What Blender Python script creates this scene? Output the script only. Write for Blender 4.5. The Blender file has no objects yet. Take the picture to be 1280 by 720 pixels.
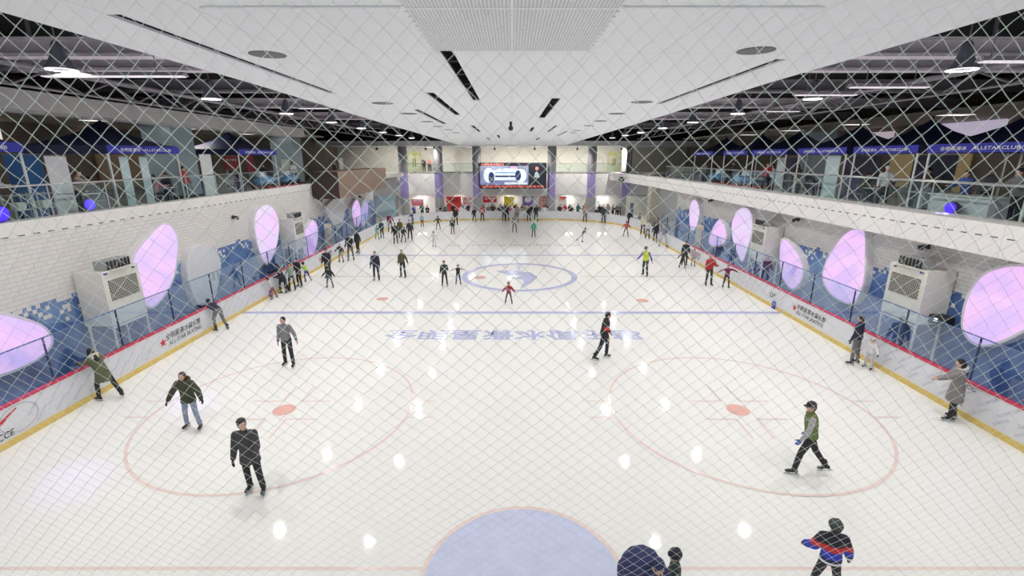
import bpy, bmesh, math, random
from mathutils import Vector, Matrix
random.seed(7)
R = math.radians
PI = math.pi
SC = bpy.context.scene
COL = SC.collection
D = bpy.data

# ------------------------------------------------------------------ camera maths (photo read as 1280x720)
F = 590.0; TH = R(15.45); H = 7.0
_s, _c = math.sin(TH), math.cos(TH)
def ray(u, v):
    a = (u-640)/F; b = (360-v)/F
    return a, _c+b*_s, -_s+b*_c
def gz(u, v, z=0.0):
    a, y, d = ray(u, v); t = (z-H)/d
    return a*t, y*t
def gx(u, v, X):
    a, y, d = ray(u, v); t = X/a
    return y*t, H+d*t

# ------------------------------------------------------------------ materials
MATS = {}
def mat(name, col, rough=0.55, metal=0.0, emit=None, estr=1.0, var=0.06, scale=6.0, bump=0.0, spec=None):
    if name in MATS: return MATS[name]
    m = D.materials.new(name); m.use_nodes = True
    nt = m.node_tree; b = nt.nodes['Principled BSDF']
    b.inputs['Roughness'].default_value = rough
    b.inputs['Metallic'].default_value = metal
    if spec is not None: b.inputs['Specular IOR Level'].default_value = spec
    tc = nt.nodes.new('ShaderNodeTexCoord'); no = nt.nodes.new('ShaderNodeTexNoise')
    no.inputs['Scale'].default_value = scale; no.inputs['Detail'].default_value = 4
    nt.links.new(tc.outputs['Object'], no.inputs['Vector'])
    mx = nt.nodes.new('ShaderNodeMixRGB')
    mx.inputs[1].default_value = (*[max(0, c*(1-var)) for c in col], 1)
    mx.inputs[2].default_value = (*[min(1, c*(1+var)) for c in col], 1)
    nt.links.new(no.outputs['Fac'], mx.inputs[0])
    nt.links.new(mx.outputs[0], b.inputs['Base Color'])
    if emit:
        b.inputs['Emission Color'].default_value = (*emit, 1); b.inputs['Emission Strength'].default_value = estr
    if bump:
        bp = nt.nodes.new('ShaderNodeBump'); bp.inputs['Strength'].default_value = bump; bp.inputs['Distance'].default_value = 0.02
        nt.links.new(no.outputs['Fac'], bp.inputs['Height']); nt.links.new(bp.outputs[0], b.inputs['Normal'])
    MATS[name] = m
    return m
def cmat(col, rough=0.7, kind='cloth'):
    key = kind+'_%02d%02d%02d' % tuple(int(c*99) for c in col)
    return mat(key, col, rough, var=0.14, scale=14, bump=0.15 if kind == 'cloth' else 0)

def nodes(m): return m.node_tree.nodes, m.node_tree.links
def N(nt, t, **kw):
    n = nt.nodes.new(t)
    for k, v in kw.items(): setattr(n, k, v)
    return n
def math_n(nt, op, a, b=None):
    n = nt.nodes.new('ShaderNodeMath'); n.operation = op
    for i, x in enumerate((a, b)):
        if x is None: continue
        if isinstance(x, (int, float)): n.inputs[i].default_value = x
        else: nt.links.new(x, n.inputs[i])
    return n.outputs[0]
def mixc(nt, f, a, b):
    n = nt.nodes.new('ShaderNodeMixRGB')
    for i, x in enumerate((f, a, b)):
        if isinstance(x, tuple): n.inputs[i].default_value = (*x, 1)
        elif isinstance(x, (int, float)): n.inputs[i].default_value = x
        else: nt.links.new(x, n.inputs[i])
    return n.outputs[0]

def m_ice():
    m = mat('ice', (.87, .866, .85), 0.08, var=0.02, scale=.35)
    nt = m.node_tree; b = nt.nodes['Principled BSDF']
    tc = N(nt, 'ShaderNodeTexCoord')
    n2 = N(nt, 'ShaderNodeTexNoise'); n2.inputs['Scale'].default_value = 3.0; n2.inputs['Detail'].default_value = 8
    nt.links.new(tc.outputs['Object'], n2.inputs['Vector'])
    mr = N(nt, 'ShaderNodeMapRange'); mr.inputs['To Min'].default_value = .03; mr.inputs['To Max'].default_value = .085
    nt.links.new(n2.outputs['Fac'], mr.inputs[0]); nt.links.new(mr.outputs[0], b.inputs['Roughness'])
    w = N(nt, 'ShaderNodeTexNoise'); w.inputs['Scale'].default_value = 9.0; w.inputs['Distortion'].default_value = 2.5; w.inputs['Detail'].default_value = 6
    nt.links.new(tc.outputs['Object'], w.inputs['Vector'])
    bp = N(nt, 'ShaderNodeBump'); bp.inputs['Strength'].default_value = .025; bp.inputs['Distance'].default_value = .01
    nt.links.new(w.outputs['Fac'], bp.inputs['Height']); nt.links.new(bp.outputs[0], b.inputs['Normal'])
    b.inputs['Specular IOR Level'].default_value = .09
    return m

def m_mural(name, sgn):
    """painted brick: off-white above, pixel-edged blue artwork below"""
    m = D.materials.new(name); m.use_nodes = True
    nt = m.node_tree; b = nt.nodes['Principled BSDF']; L = nt.links
    tc = N(nt, 'ShaderNodeTexCoord'); sp = N(nt, 'ShaderNodeSeparateXYZ'); L.new(tc.outputs['Object'], sp.inputs[0])
    y, z = sp.outputs['Y'], sp.outputs['Z']
    q = .13
    yq = math_n(nt, 'FLOOR', math_n(nt, 'DIVIDE', y, q)); zq = math_n(nt, 'FLOOR', math_n(nt, 'DIVIDE', z, q))
    cb = N(nt, 'ShaderNodeCombineXYZ'); L.new(yq, cb.inputs[0]); L.new(zq, cb.inputs[1])
    wn = N(nt, 'ShaderNodeTexWhiteNoise', noise_dimensions='2D'); L.new(cb.outputs[0], wn.inputs['Vector'])
    ln = N(nt, 'ShaderNodeTexNoise', noise_dimensions='1D'); ln.inputs['Scale'].default_value = .9; ln.inputs['Detail'].default_value = 6
    L.new(math_n(nt, 'MULTIPLY', yq, q), ln.inputs['W'])
    edge = math_n(nt, 'ADD', math_n(nt, 'MULTIPLY', ln.outputs['Fac'], .8), 2.38)        # painted edge height
    below = math_n(nt, 'LESS_THAN', math_n(nt, 'MULTIPLY', zq, q), edge)
    near = math_n(nt, 'GREATER_THAN', math_n(nt, 'MULTIPLY', zq, q), math_n(nt, 'SUBTRACT', edge, .55))
    speck = math_n(nt, 'MULTIPLY', math_n(nt, 'GREATER_THAN', wn.outputs['Value'], .87), near)
    bluemask = math_n(nt, 'MULTIPLY', below, math_n(nt, 'SUBTRACT', 1.0, speck))
    vn = N(nt, 'ShaderNodeTexVoronoi'); vn.inputs['Scale'].default_value = .55; L.new(tc.outputs['Object'], vn.inputs['Vector'])
    n3 = N(nt, 'ShaderNodeTexNoise'); n3.inputs['Scale'].default_value = 1.3; n3.inputs['Detail'].default_value = 7; L.new(tc.outputs['Object'], n3.inputs['Vector'])
    r = N(nt, 'ShaderNodeValToRGB'); L.new(n3.outputs['Fac'], r.inputs[0])
    e = r.color_ramp.elements; e[0].position = .36; e[0].color = (.035, .075, .22, 1); e[1].position = .62; e[1].color = (.16, .27, .50, 1)
    vc = N(nt, 'ShaderNodeValToRGB'); L.new(vn.outputs['Color'], vc.inputs[0])
    e = vc.color_ramp.elements; e[0].position = .3; e[0].color = (.05, .13, .38, 1); e[1].position = .75; e[1].color = (.24, .36, .56, 1)
    blue = mixc(nt, .5, r.outputs[0], vc.outputs[0])
    br = N(nt, 'ShaderNodeTexBrick'); cb2 = N(nt, 'ShaderNodeCombineXYZ'); L.new(y, cb2.inputs[0]); L.new(z, cb2.inputs[1]); L.new(cb2.outputs[0], br.inputs['Vector'])
    br.inputs['Color1'].default_value = (.70, .68, .66, 1); br.inputs['Color2'].default_value = (.66, .64, .63, 1); br.inputs['Mortar'].default_value = (.50, .48, .48, 1)
    br.inputs['Scale'].default_value = 1.0; br.inputs['Brick Width'].default_value = .4; br.inputs['Row Height'].default_value = .13; br.inputs['Mortar Size'].default_value = .008
    L.new(mixc(nt, bluemask, br.outputs['Color'], blue), b.inputs['Base Color'])
    bp = N(nt, 'ShaderNodeBump'); bp.inputs['Strength'].default_value = .4; bp.inputs['Distance'].default_value = .01
    L.new(br.outputs['Fac'], bp.inputs['Height']); bp.invert = True; L.new(bp.outputs[0], b.inputs['Normal'])
    b.inputs['Roughness'].default_value = .45
    return m

def m_ceiling():
    m = D.materials.new('white_ceiling_panel'); m.use_nodes = True
    nt = m.node_tree; b = nt.nodes['Principled BSDF']; L = nt.links
    tc = N(nt, 'ShaderNodeTexCoord'); sp = N(nt, 'ShaderNodeSeparateXYZ'); L.new(tc.outputs['Object'], sp.inputs[0])
    cb = N(nt, 'ShaderNodeCombineXYZ'); L.new(sp.outputs['Y'], cb.inputs[0]); L.new(sp.outputs['X'], cb.inputs[1])
    br = N(nt, 'ShaderNodeTexBrick', offset=0.0); L.new(cb.outputs[0], br.inputs['Vector'])
    br.inputs['Color1'].default_value = (.92, .94, .965, 1); br.inputs['Color2'].default_value = (.905, .925, .96, 1); br.inputs['Mortar'].default_value = (.68, .70, .74, 1)
    br.inputs['Scale'].default_value = 1.0; br.inputs['Brick Width'].default_value = 2.4; br.inputs['Row Height'].default_value = 1.03; br.inputs['Mortar Size'].default_value = .006
    L.new(br.outputs['Color'], b.inputs['Base Color']); b.inputs['Roughness'].default_value = .5
    return m
def m_perf():
    m = D.materials.new('perforated_metal'); m.use_nodes = True
    nt = m.node_tree; b = nt.nodes['Principled BSDF']; L = nt.links
    tc = N(nt, 'ShaderNodeTexCoord'); sp = N(nt, 'ShaderNodeSeparateXYZ'); L.new(tc.outputs['Object'], sp.inputs[0])
    fx = math_n(nt, 'PINGPONG', sp.outputs['X'], .018); fy = math_n(nt, 'PINGPONG', sp.outputs['Y'], .022)
    hole = math_n(nt, 'MULTIPLY', math_n(nt, 'GREATER_THAN', fx, .0085), math_n(nt, 'GREATER_THAN', fy, .007))
    L.new(mixc(nt, hole, (.82, .83, .85), (.45, .45, .47)), b.inputs['Base Color']); b.inputs['Roughness'].default_value = .4
    return m
def m_grille(name='vent_grille', a=(.62, .60, .53), d=(.015, .015, .014)):
    if name in MATS: return MATS[name]
    m = D.materials.new(name); m.use_nodes = True; MATS[name] = m
    nt = m.node_tree; b = nt.nodes['Principled BSDF']; L = nt.links
    tc = N(nt, 'ShaderNodeTexCoord'); sp = N(nt, 'ShaderNodeSeparateXYZ'); L.new(tc.outputs['Object'], sp.inputs[0])
    row = math_n(nt, 'FLOOR', math_n(nt, 'DIVIDE', sp.outputs['Z'], .055))
    off = math_n(nt, 'MULTIPLY', math_n(nt, 'MODULO', row, 2.0), .045)
    fy = math_n(nt, 'PINGPONG', math_n(nt, 'ADD', sp.outputs['Y'], off), .045); fz = math_n(nt, 'PINGPONG', sp.outputs['Z'], .0275)
    hole = math_n(nt, 'MULTIPLY', math_n(nt, 'GREATER_THAN', fy, .008), math_n(nt, 'GREATER_THAN', fz, .005))
    L.new(mixc(nt, hole, a, d), b.inputs['Base Color'])
    return m
def m_glass(name, tint=(.86, .93, .95), refl=.10, rough=.03, fr=.22):
    m = D.materials.new(name); m.use_nodes = True
    nt = m.node_tree; L = nt.links; nt.nodes.clear()
    o = N(nt, 'ShaderNodeOutputMaterial'); mx = N(nt, 'ShaderNodeMixShader'); t = N(nt, 'ShaderNodeBsdfTransparent'); g = N(nt, 'ShaderNodeBsdfGlossy')
    t.inputs[0].default_value = (*tint, 1); g.inputs['Roughness'].default_value = rough; g.inputs['Color'].default_value = (.9, .95, 1, 1)
    lw = N(nt, 'ShaderNodeLayerWeight'); lw.inputs[0].default_value = .25
    f = math_n(nt, 'ADD', math_n(nt, 'MULTIPLY', lw.outputs['Fresnel'], fr), refl)
    L.new(f, mx.inputs[0]); L.new(t.outputs[0], mx.inputs[1]); L.new(g.outputs[0], mx.inputs[2]); L.new(mx.outputs[0], o.inputs[0])
    return m
def m_led(name, c1, c2, s, sc=1.2):
    m = D.materials.new(name); m.use_nodes = True
    nt = m.node_tree; b = nt.nodes['Principled BSDF']; L = nt.links
    tc = N(nt, 'ShaderNodeTexCoord'); n = N(nt, 'ShaderNodeTexNoise'); n.inputs['Scale'].default_value = sc; n.inputs['Detail'].default_value = 1
    L.new(tc.outputs['Object'], n.inputs['Vector'])
    r = N(nt, 'ShaderNodeValToRGB'); L.new(n.outputs['Fac'], r.inputs[0])
    r.color_ramp.elements[0].position = .40; r.color_ramp.elements[1].position = .60
    r.color_ramp.elements[0].color = (*c1, 1); r.color_ramp.elements[1].color = (*c2, 1)
    b.inputs['Base Color'].default_value = (.3, .3, .32, 1)
    L.new(r.outputs[0], b.inputs['Emission Color']); b.inputs['Emission Strength'].default_value = s
    return m
def m_bands(name, bands, base):
    """cloth with horizontal stripes: bands = [(z_from, colour), ...] in the garment's own height"""
    m = mat(name, base, .75, bump=.1); nt = m.node_tree; b = nt.nodes['Principled BSDF']
    tc = N(nt, 'ShaderNodeTexCoord'); sp = N(nt, 'ShaderNodeSeparateXYZ'); nt.links.new(tc.outputs['Object'], sp.inputs[0])
    cur = base
    for z0, z1, c in bands:
        f = math_n(nt, 'MULTIPLY', math_n(nt, 'GREATER_THAN', sp.outputs['Z'], z0), math_n(nt, 'LESS_THAN', sp.outputs['Z'], z1))
        cur = mixc(nt, f, cur, c)
    nt.links.new(cur, b.inputs['Base Color'])
    return m

# ------------------------------------------------------------------ mesh builder
def frame(d):
    d = Vector(d).normalized(); a = Vector((0, 0, 1)) if abs(d.z) < .9 else Vector((1, 0, 0))
    x = a.cross(d).normalized(); return x, d.cross(x), d
class MB:
    def __init__(s): s.v = []; s.f = []
    def box(s, x0, x1, y0, y1, z0, z1):
        i = len(s.v)
        s.v += [Vector(p) for p in ((x0,y0,z0),(x1,y0,z0),(x1,y1,z0),(x0,y1,z0),(x0,y0,z1),(x1,y0,z1),(x1,y1,z1),(x0,y1,z1))]
        s.f += [[i+k for k in q] for q in ((0,3,2,1),(4,5,6,7),(0,1,5,4),(1,2,6,5),(2,3,7,6),(3,0,4,7))]
        return s
    def obox(s, c, sx, sy, sz, rz=0, rx=0, ry=0):
        m = Matrix.Translation(c) @ Matrix.Rotation(rz, 4, 'Z') @ Matrix.Rotation(rx, 4, 'X') @ Matrix.Rotation(ry, 4, 'Y')
        i = len(s.v); s.box(-sx/2, sx/2, -sy/2, sy/2, -sz/2, sz/2)
        for k in range(i, len(s.v)): s.v[k] = m @ s.v[k]
        return s
    def tube(s, pts, r, n=8, cap=True):
        pts = [Vector(p) for p in pts]; rs = r if isinstance(r, (list, tuple)) else [r]*len(pts)
        i0 = len(s.v)
        for k, p in enumerate(pts):
            d = (pts[min(k+1, len(pts)-1)]-pts[max(k-1, 0)])
            x, y, _ = frame(d)
            for j in range(n):
                a = 2*PI*j/n; s.v.append(p+x*math.cos(a)*rs[k]+y*math.sin(a)*rs[k])
        for k in range(len(pts)-1):
            for j in range(n):
                a = i0+k*n+j; b = i0+k*n+(j+1) % n; s.f.append([a, b, b+n, a+n])
        if cap:
            s.f.append([i0+j for j in range(n)][::-1]); s.f.append([i0+(len(pts)-1)*n+j for j in range(n)])
        return s
    def ell(s, c, rx, ry, rz, m=None, nu=12, nv=8):
        """ellipsoid; m = 3x3 orientation"""
        c = Vector(c); i0 = len(s.v); M = m or Matrix.Identity(3)
        s.v.append(c+M @ Vector((0, 0, rz)))
        for a in range(1, nv):
            t = PI*a/nv
            for b in range(nu):
                p = 2*PI*b/nu
                s.v.append(c+M @ Vector((rx*math.sin(t)*math.cos(p), ry*math.sin(t)*math.sin(p), rz*math.cos(t))))
        s.v.append(c+M @ Vector((0, 0, -rz))); e = len(s.v)-1
        for b in range(nu):
            s.f.append([i0, i0+1+b, i0+1+(b+1) % nu])
            s.f.append([e, e-nu+(b+1) % nu, e-nu+b])
        for a in range(nv-2):
            for b in range(nu):
                p = i0+1+a*nu+b; q = i0+1+a*nu+(b+1) % nu
                s.f.append([p, p+nu, q+nu, q])
        return s
    def cap(s, a, b, ra, rb, n=10):
        """tapered capsule"""
        a = Vector(a); b = Vector(b); d = (b-a); L = d.length
        if L < 1e-5: return s.ell(a, ra, ra, ra)
        d /= L; pts = []; rs = []
        for t in (-.98, -.75, -.35): pts.append(a+d*ra*t); rs.append(ra*math.sqrt(1-t*t))
        pts += [a, b]; rs += [ra, rb]
        for t in (.35, .75, .98): pts.append(b+d*rb*t); rs.append(rb*math.sqrt(1-t*t))
        x, y, _ = frame(d); i0 = len(s.v)
        for p, r in zip(pts, rs):
            for j in range(n):
                q = 2*PI*j/n; s.v.append(p+x*math.cos(q)*r+y*math.sin(q)*r)
        for k in range(len(pts)-1):
            for j in range(n):
                A = i0+k*n+j; B = i0+k*n+(j+1) % n; s.f.append([A, B, B+n, A+n])
        s.f.append([i0+j for j in range(n)][::-1]); s.f.append([i0+(len(pts)-1)*n+j for j in range(n)])
        return s
    def loft(s, secs, n=14):
        """secs: (centre, side vector*rx, front vector*ry)"""
        i0 = len(s.v)
        for c, sx, sy in secs:
            for j in range(n):
                a = 2*PI*j/n; s.v.append(Vector(c)+Vector(sx)*math.cos(a)+Vector(sy)*math.sin(a))
        for k in range(len(secs)-1):
            for j in range(n):
                A = i0+k*n+j; B = i0+k*n+(j+1) % n; s.f.append([A, B, B+n, A+n])
        s.f.append([i0+j for j in range(n)][::-1]); s.f.append([i0+(len(secs)-1)*n+j for j in range(n)])
        return s
    def lathe(s, c, prof, n=20, axis='Z'):
        c = Vector(c); i0 = len(s.v)
        for r, h in prof:
            for j in range(n):
                a = 2*PI*j/n
                p = Vector((r*math.cos(a), r*math.sin(a), h))
                if axis == 'X': p = Vector((h, r*math.cos(a), r*math.sin(a)))
                if axis == 'Y': p = Vector((r*math.cos(a), h, r*math.sin(a)))
                s.v.append(c+p)
        for k in range(len(prof)-1):
            for j in range(n):
                A = i0+k*n+j; B = i0+k*n+(j+1) % n; s.f.append([A, B, B+n, A+n])
        s.f.append([i0+j for j in range(n)][::-1]); s.f.append([i0+(len(prof)-1)*n+j for j in range(n)])
        return s
    def poly(s, pts):
        i = len(s.v); s.v += [Vector(p) for p in pts]; s.f.append(list(range(i, i+len(pts)))); return s
    def prism(s, pts, off):
        """closed polygon pts extruded by the vector off"""
        i = len(s.v); n = len(pts); off = Vector(off)
        s.v += [Vector(p) for p in pts]+[Vector(p)+off for p in pts]
        s.f.append(list(range(i, i+n))[::-1]); s.f.append(list(range(i+n, i+2*n)))
        for k in range(n): s.f.append([i+k, i+(k+1) % n, i+n+(k+1) % n, i+n+k])
        return s
    def strip(s, path, w0, w1, z0, z1):
        """rectangular profile swept along an XY path: from w0 to w1 outward of the path"""
        i0 = len(s.v); P = [Vector((p[0], p[1], 0)) for p in path]; n = len(P)
        for k in range(n):
            d = (P[min(k+1, n-1)]-P[max(k-1, 0)]).normalized(); o = Vector((d.y, -d.x, 0))*-1
            for w, z in ((w0, z0), (w1, z0), (w1, z1), (w0, z1)):
                q = P[k]+o*w; s.v.append(Vector((q.x, q.y, z)))
        for k in range(n-1):
            for j in range(4):
                a = i0+k*4+j; b = i0+k*4+(j+1) % 4; s.f.append([a, b, b+4, a+4])
        s.f.append([i0, i0+1, i0+2, i0+3][::-1]); e = i0+(n-1)*4; s.f.append([e, e+1, e+2, e+3])
        return s
    def mesh(s, name, smooth=False):
        me = D.meshes.new(name); me.from_pydata([tuple(v) for v in s.v], [], s.f)
        bm = bmesh.new(); bm.from_mesh(me); bmesh.ops.recalc_face_normals(bm, faces=bm.faces); bm.to_mesh(me); bm.free()
        if smooth: me.shade_smooth()
        me.update(); return me
    def build(s, name, m, parent=None, smooth=False, bevel=0.0):
        if parent is not None:                    # vertices are given in the world, the parents here are only moved, not turned
            w = Vector((0, 0, 0)); p = parent
            while p is not None: w += p.location; p = p.parent
            for k in range(len(s.v)): s.v[k] = s.v[k]-w
        o = D.objects.new(name, s.mesh(name, smooth)); COL.objects.link(o)
        if m is not None: o.data.materials.append(m)
        if parent is not None: o.parent = parent
        if bevel:
            b = o.modifiers.new('bevel', 'BEVEL'); b.width = bevel; b.segments = 2; b.limit_method = 'ANGLE'
        return o
def tag(o, label=None, cat=None, group=None, kind=None):
    if label: o['label'] = label
    if cat: o['category'] = cat
    if group: o['group'] = group
    if kind: o['kind'] = kind
    return o
def thing(name, label, cat, loc=(0, 0, 0), group=None):
    o = D.objects.new(name, None); COL.objects.link(o); o.location = loc; o.empty_display_size = .1
    return tag(o, label, cat, group)
def struct(name, mb, m, parent=None, **k):
    o = mb.build(name, m, parent, **k)
    if parent is None: o['kind'] = 'structure'
    return o
def own(o, m):
    """material on the object, so that copies may share the mesh"""
    if not o.data.materials: o.data.materials.append(None)
    o.material_slots[0].link = 'OBJECT'; o.material_slots[0].material = m
BOLD = [0.0]
def text_mesh(s, size=1.0, extrude=0.0, spacing=1.0, shear=0.0):
    cu = D.curves.new('lettering', 'FONT'); cu.body = s; cu.size = size; cu.align_x = 'CENTER'; cu.align_y = 'CENTER'
    cu.extrude = extrude; cu.offset = BOLD[0]; cu.space_character = spacing; cu.resolution_u = 2; cu.shear = shear
    o = D.objects.new('lettering', cu); COL.objects.link(o)
    dg = bpy.context.evaluated_depsgraph_get(); me = D.meshes.new_from_object(o.evaluated_get(dg))
    D.objects.remove(o); D.curves.remove(cu)
    return me
def lettering(s, m, M, w=None, h=None, parent=None, name='lettering', extrude=0.0, shear=0.0, flip=False):
    """text as flat letter shapes: fitted to w x h, then placed by the matrix M (x right, y up in the text's plane)"""
    me = text_mesh(s, 1.0, 0, 1.0, shear)
    xs = [v.co.x for v in me.vertices]; ys = [v.co.y for v in me.vertices]
    cx, cy = (min(xs)+max(xs))/2, (min(ys)+max(ys))/2; fx = w/(max(xs)-min(xs)) if w else 1; fy = h/(max(ys)-min(ys)) if h else fx
    if not w: fx = fy
    if flip: fy = -fy
    P = Vector((0, 0, 0)); p = parent
    while p is not None: P += p.location; p = p.parent
    for v in me.vertices: v.co = M @ Vector(((v.co.x-cx)*fx, (v.co.y-cy)*fy, 0)) - P
    o = D.objects.new(name, me); COL.objects.link(o); me.materials.clear(); me.materials.append(m)
    if parent is not None: o.parent = parent
    return o
def basis(o, x, y):
    x = Vector(x).normalized(); y = Vector(y).normalized(); z = x.cross(y)
    return Matrix(((x.x, y.x, z.x, o[0]), (x.y, y.y, z.y, o[1]), (x.z, y.z, z.z, o[2]), (0, 0, 0, 1)))
# ================================================================== THE HALL
ICE = m_ice(); WHITE = mat('white_plaster', (.72, .71, .69), .55, var=.02); OFFW = mat('white_paint', (.74, .73, .72), .45, var=.02)
STEEL = mat('brushed_steel', (.52, .54, .55), .3, .8, var=.08, scale=30); DARK = mat('black_metal', (.018, .018, .022), .5); GREYM = mat('grey_metal', (.25, .25, .28), .5, .3)
PLEN = mat('dark_plenum', (.004, .0035, .0045), .95); BEAM = mat('beam_grey', (.27, .25, .28), .6)
f = MB(); f.box(-23, 23, -4, 65, -.3, 0); floor = struct('floor', f, ICE)
PALEB = mat('ice_paint_blue', (.50, .53, .80), .16, var=.05, scale=2); PALEB2 = mat('ice_paint_light_blue', (.60, .64, .86), .16, var=.12, scale=3)
PINK = mat('ice_paint_pink', (.86, .71, .67), .16, var=.05, scale=2); PINK2 = mat('ice_paint_red', (.86, .50, .45), .16, var=.08, scale=2)
GREYP = mat('ice_paint_grey', (.55, .56, .62), .16)
Z1 = .004
DZ = [0.002]
def decal(name, m, polys, z=None):
    DZ[0] += .0012; z = DZ[0]
    b = MB()
    for p in polys: b.poly([(x, y, z) for x, y in p])
    return b.build(name, m, floor)
def ringp(cx, cy, r, w, n=96, a0=0, a1=2*PI):
    out = []
    for k in range(n):
        a = a0+(a1-a0)*k/n; b = a0+(a1-a0)*(k+1)/n
        out.append([(cx+(r+w/2)*math.cos(a), cy+(r+w/2)*math.sin(a)), (cx+(r+w/2)*math.cos(b), cy+(r+w/2)*math.sin(b)),
                    (cx+(r-w/2)*math.cos(b), cy+(r-w/2)*math.sin(b)), (cx+(r-w/2)*math.cos(a), cy+(r-w/2)*math.sin(a))])
    return out
def disc(cx, cy, r, n=48, a0=0, a1=2*PI, ry=None): return [(cx+r*math.cos(a0+(a1-a0)*k/n), cy+(ry or r)*math.sin(a0+(a1-a0)*k/n)) for k in range(n+1)]
def bar(x0, y0, x1, y1, w):
    d = Vector((x1-x0, y1-y0)).normalized()*w/2; o = Vector((-d.y, d.x))
    return [(x0+o.x, y0+o.y), (x1+o.x, y1+o.y), (x1-o.x, y1-o.y), (x0-o.x, y0-o.y)]
decal('goal_line', PINK, [bar(-12.6, 6.72, 12.6, 6.72, .07)])
decal('goal_crease', PALEB2, [disc(.2, 6.45, 1.72, 48, 0, PI)])
decal('goal_crease_outline', PINK, ringp(.2, 6.45, 1.77, .08, 48, 0, PI), .006)
for cx in (-6.55, 6.5):
    decal('face_off_circle', PINK, ringp(cx, 12.2, 3.62, .075))
    decal('face_off_spot', PINK2, [disc(cx, 12.15, .31)])
    L = []
    for sx in (-1, 1):
        for sy in (-1, 1):
            x0 = cx+sx*.28; y0 = 12.15+sy*.5
            L += [bar(x0, y0, x0+sx*.85, y0, .05), bar(x0, y0, x0, y0+sy*.95, .05)]
            L += [bar(cx+sx*3.62, 12.2+sy*.45, cx+sx*4.3, 12.2+sy*.45, .05)]
    decal('face_off_mark', PINK, L, .006)
decal('blue_line', PALEB, [bar(-12.6, 20.97, 12.6, 20.97, .3)])
decal('far_blue_line', PALEB, [bar(-12.6, 34.4, 12.6, 34.4, .24)])
decal('centre_line', PINK, [bar(-12.6, 27.95, -3.2, 27.95, .12), bar(4.2, 27.95, 12.6, 27.95, .12)])
decal('centre_circle', PALEB, ringp(.45, 28.1, 3.35, .34))
decal('neutral_spot', PINK2, [disc(x, y, .3) for x, y in (gz(478, 374), gz(803, 376))])
decal('centre_mark', PALEB, [[(gz(u, v)) for u, v in ((620, 339), (638, 338), (664, 341), (655, 344), (640, 344), (632, 343))],
      [(gz(u, v)) for u, v in ((632, 343), (645, 347), (654, 344), (664, 341), (672, 347), (664, 354), (650, 361), (655, 354), (654, 349), (644, 349))]])
decal('centre_dot', PINK2, [disc(*gz(600, 347), .35)])
decal('centre_stem', PALEB2, [bar(.45, 29.6, .45, 31.3, .22)])
BOLD[0] = .022
a = lettering('全明星滑冰俱乐部', PALEB, basis((.05, 18.1, .008), (1, 0, 0), (0, 1, 0)), 10.5, 1.15, floor, 'ice_lettering', flip=True)
lettering('ALL STAR ICE SKATING CLUB', GREYP, basis((0, 38.6, .008), (1, 0, 0), (0, 1, 0)), 11.0, .5, floor, 'ice_lettering')
BOLD[0] = .008

# ---- side walls, copings, decks
def band_mat(name, zj, col=(.72, .70, .68)):
    m = mat(name, col, .5, var=.02); nt = m.node_tree; b = nt.nodes['Principled BSDF']; src = b.inputs['Base Color'].links[0].from_socket
    tc = N(nt, 'ShaderNodeTexCoord'); sp = N(nt, 'ShaderNodeSeparateXYZ'); nt.links.new(tc.outputs['Object'], sp.inputs[0])
    dz = math_n(nt, 'LESS_THAN', math_n(nt, 'ABSOLUTE', math_n(nt, 'SUBTRACT', sp.outputs['Z'], zj)), .018)
    dy = math_n(nt, 'GREATER_THAN', math_n(nt, 'PINGPONG', sp.outputs['Y'], .225), .12)
    f1 = math_n(nt, 'MULTIPLY', dz, dy)
    jy = math_n(nt, 'LESS_THAN', math_n(nt, 'PINGPONG', sp.outputs['Y'], .9), .006)
    nt.links.new(mixc(nt, f1, mixc(nt, jy, src, (.5, .48, .46)), (.12, .12, .12)), b.inputs['Base Color']); return m
ML = m_mural('mural_brick_left', -1)
b = MB(); b.box(-14.2, -13.9, -4, 48, 0, 4.84); struct('wall_left', b, ML)
b = MB(); b.box(14.2, 14.5, -4, 41, 0, 4.35); struct('wall_right', b, ML)
pl = [(-13.89, -4), (-13.89, 50), (-13.3, 55), (-12.6, 59.6)]
b = MB(); b.strip(pl, 0, .5, 4.84, 5.26); struct('trim_1', b, band_mat('coping_stone', 4.87))
pr_ = [(11.9, 59.6), (12.8, 50), (13.2, 43), (13.2, -4)]
b = MB(); b.strip(pr_, 0, 1.1, 4.36, 5.26); struct('trim_2', b, band_mat('coping_stone_right', 4.9, (.76, .74, .74)))
b = MB(); b.box(-23, -14.25, -4, 64, 4.5, 5.0); struct('floor_2', b, mat('gallery_floor', (.22, .22, .22), .35, scale=1.5, var=.2))
b = MB(); b.box(14.0, 23, -4, 64, 4.5, 5.0); struct('floor_3', b, MATS['gallery_floor'])
b = MB(); b.box(-14, 14, -4, .8, 4.6, 5.0); struct('floor_4', b, MATS['gallery_floor'])
# far end
b = MB(); b.box(-23, 23, 59.6, 64.4, 2.55, 5.2); b.box(-23, 23, 61.2, 61.5, 0, 2.55); struct('wall_back', b, WHITE)
b = MB(); b.box(-23, 23, 64, 64.3, 5.2, 8.4); b.box(-23, 23, 64, 64.3, 8.4, 10.6); struct('wall_upper_back', b, mat('cream_wall', (.60, .57, .51), .6, var=.03))
b = MB(); b.box(-13.6, 13.6, 59.5, 59.75, 5.2, 5.34); struct('trim_3', b, mat('slab_edge_grey', (.33, .34, .31), .5))
b = MB(); b.box(-23, -22.7, -4, 64, 5, 10.6); b.box(22.7, 23, -4, 64, 5, 10.6)
struct('wall_outer', b, mat('outer_wall', (.20, .17, .14), .7, var=.4, scale=.8))
b = MB(); b.box(-23, -14.5, 60.5, 60.8, 0, 4.5); b.box(14.6, 23, 60.5, 60.8, 0, 4.5); struct('wall_lobby', b, WHITE)
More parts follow.
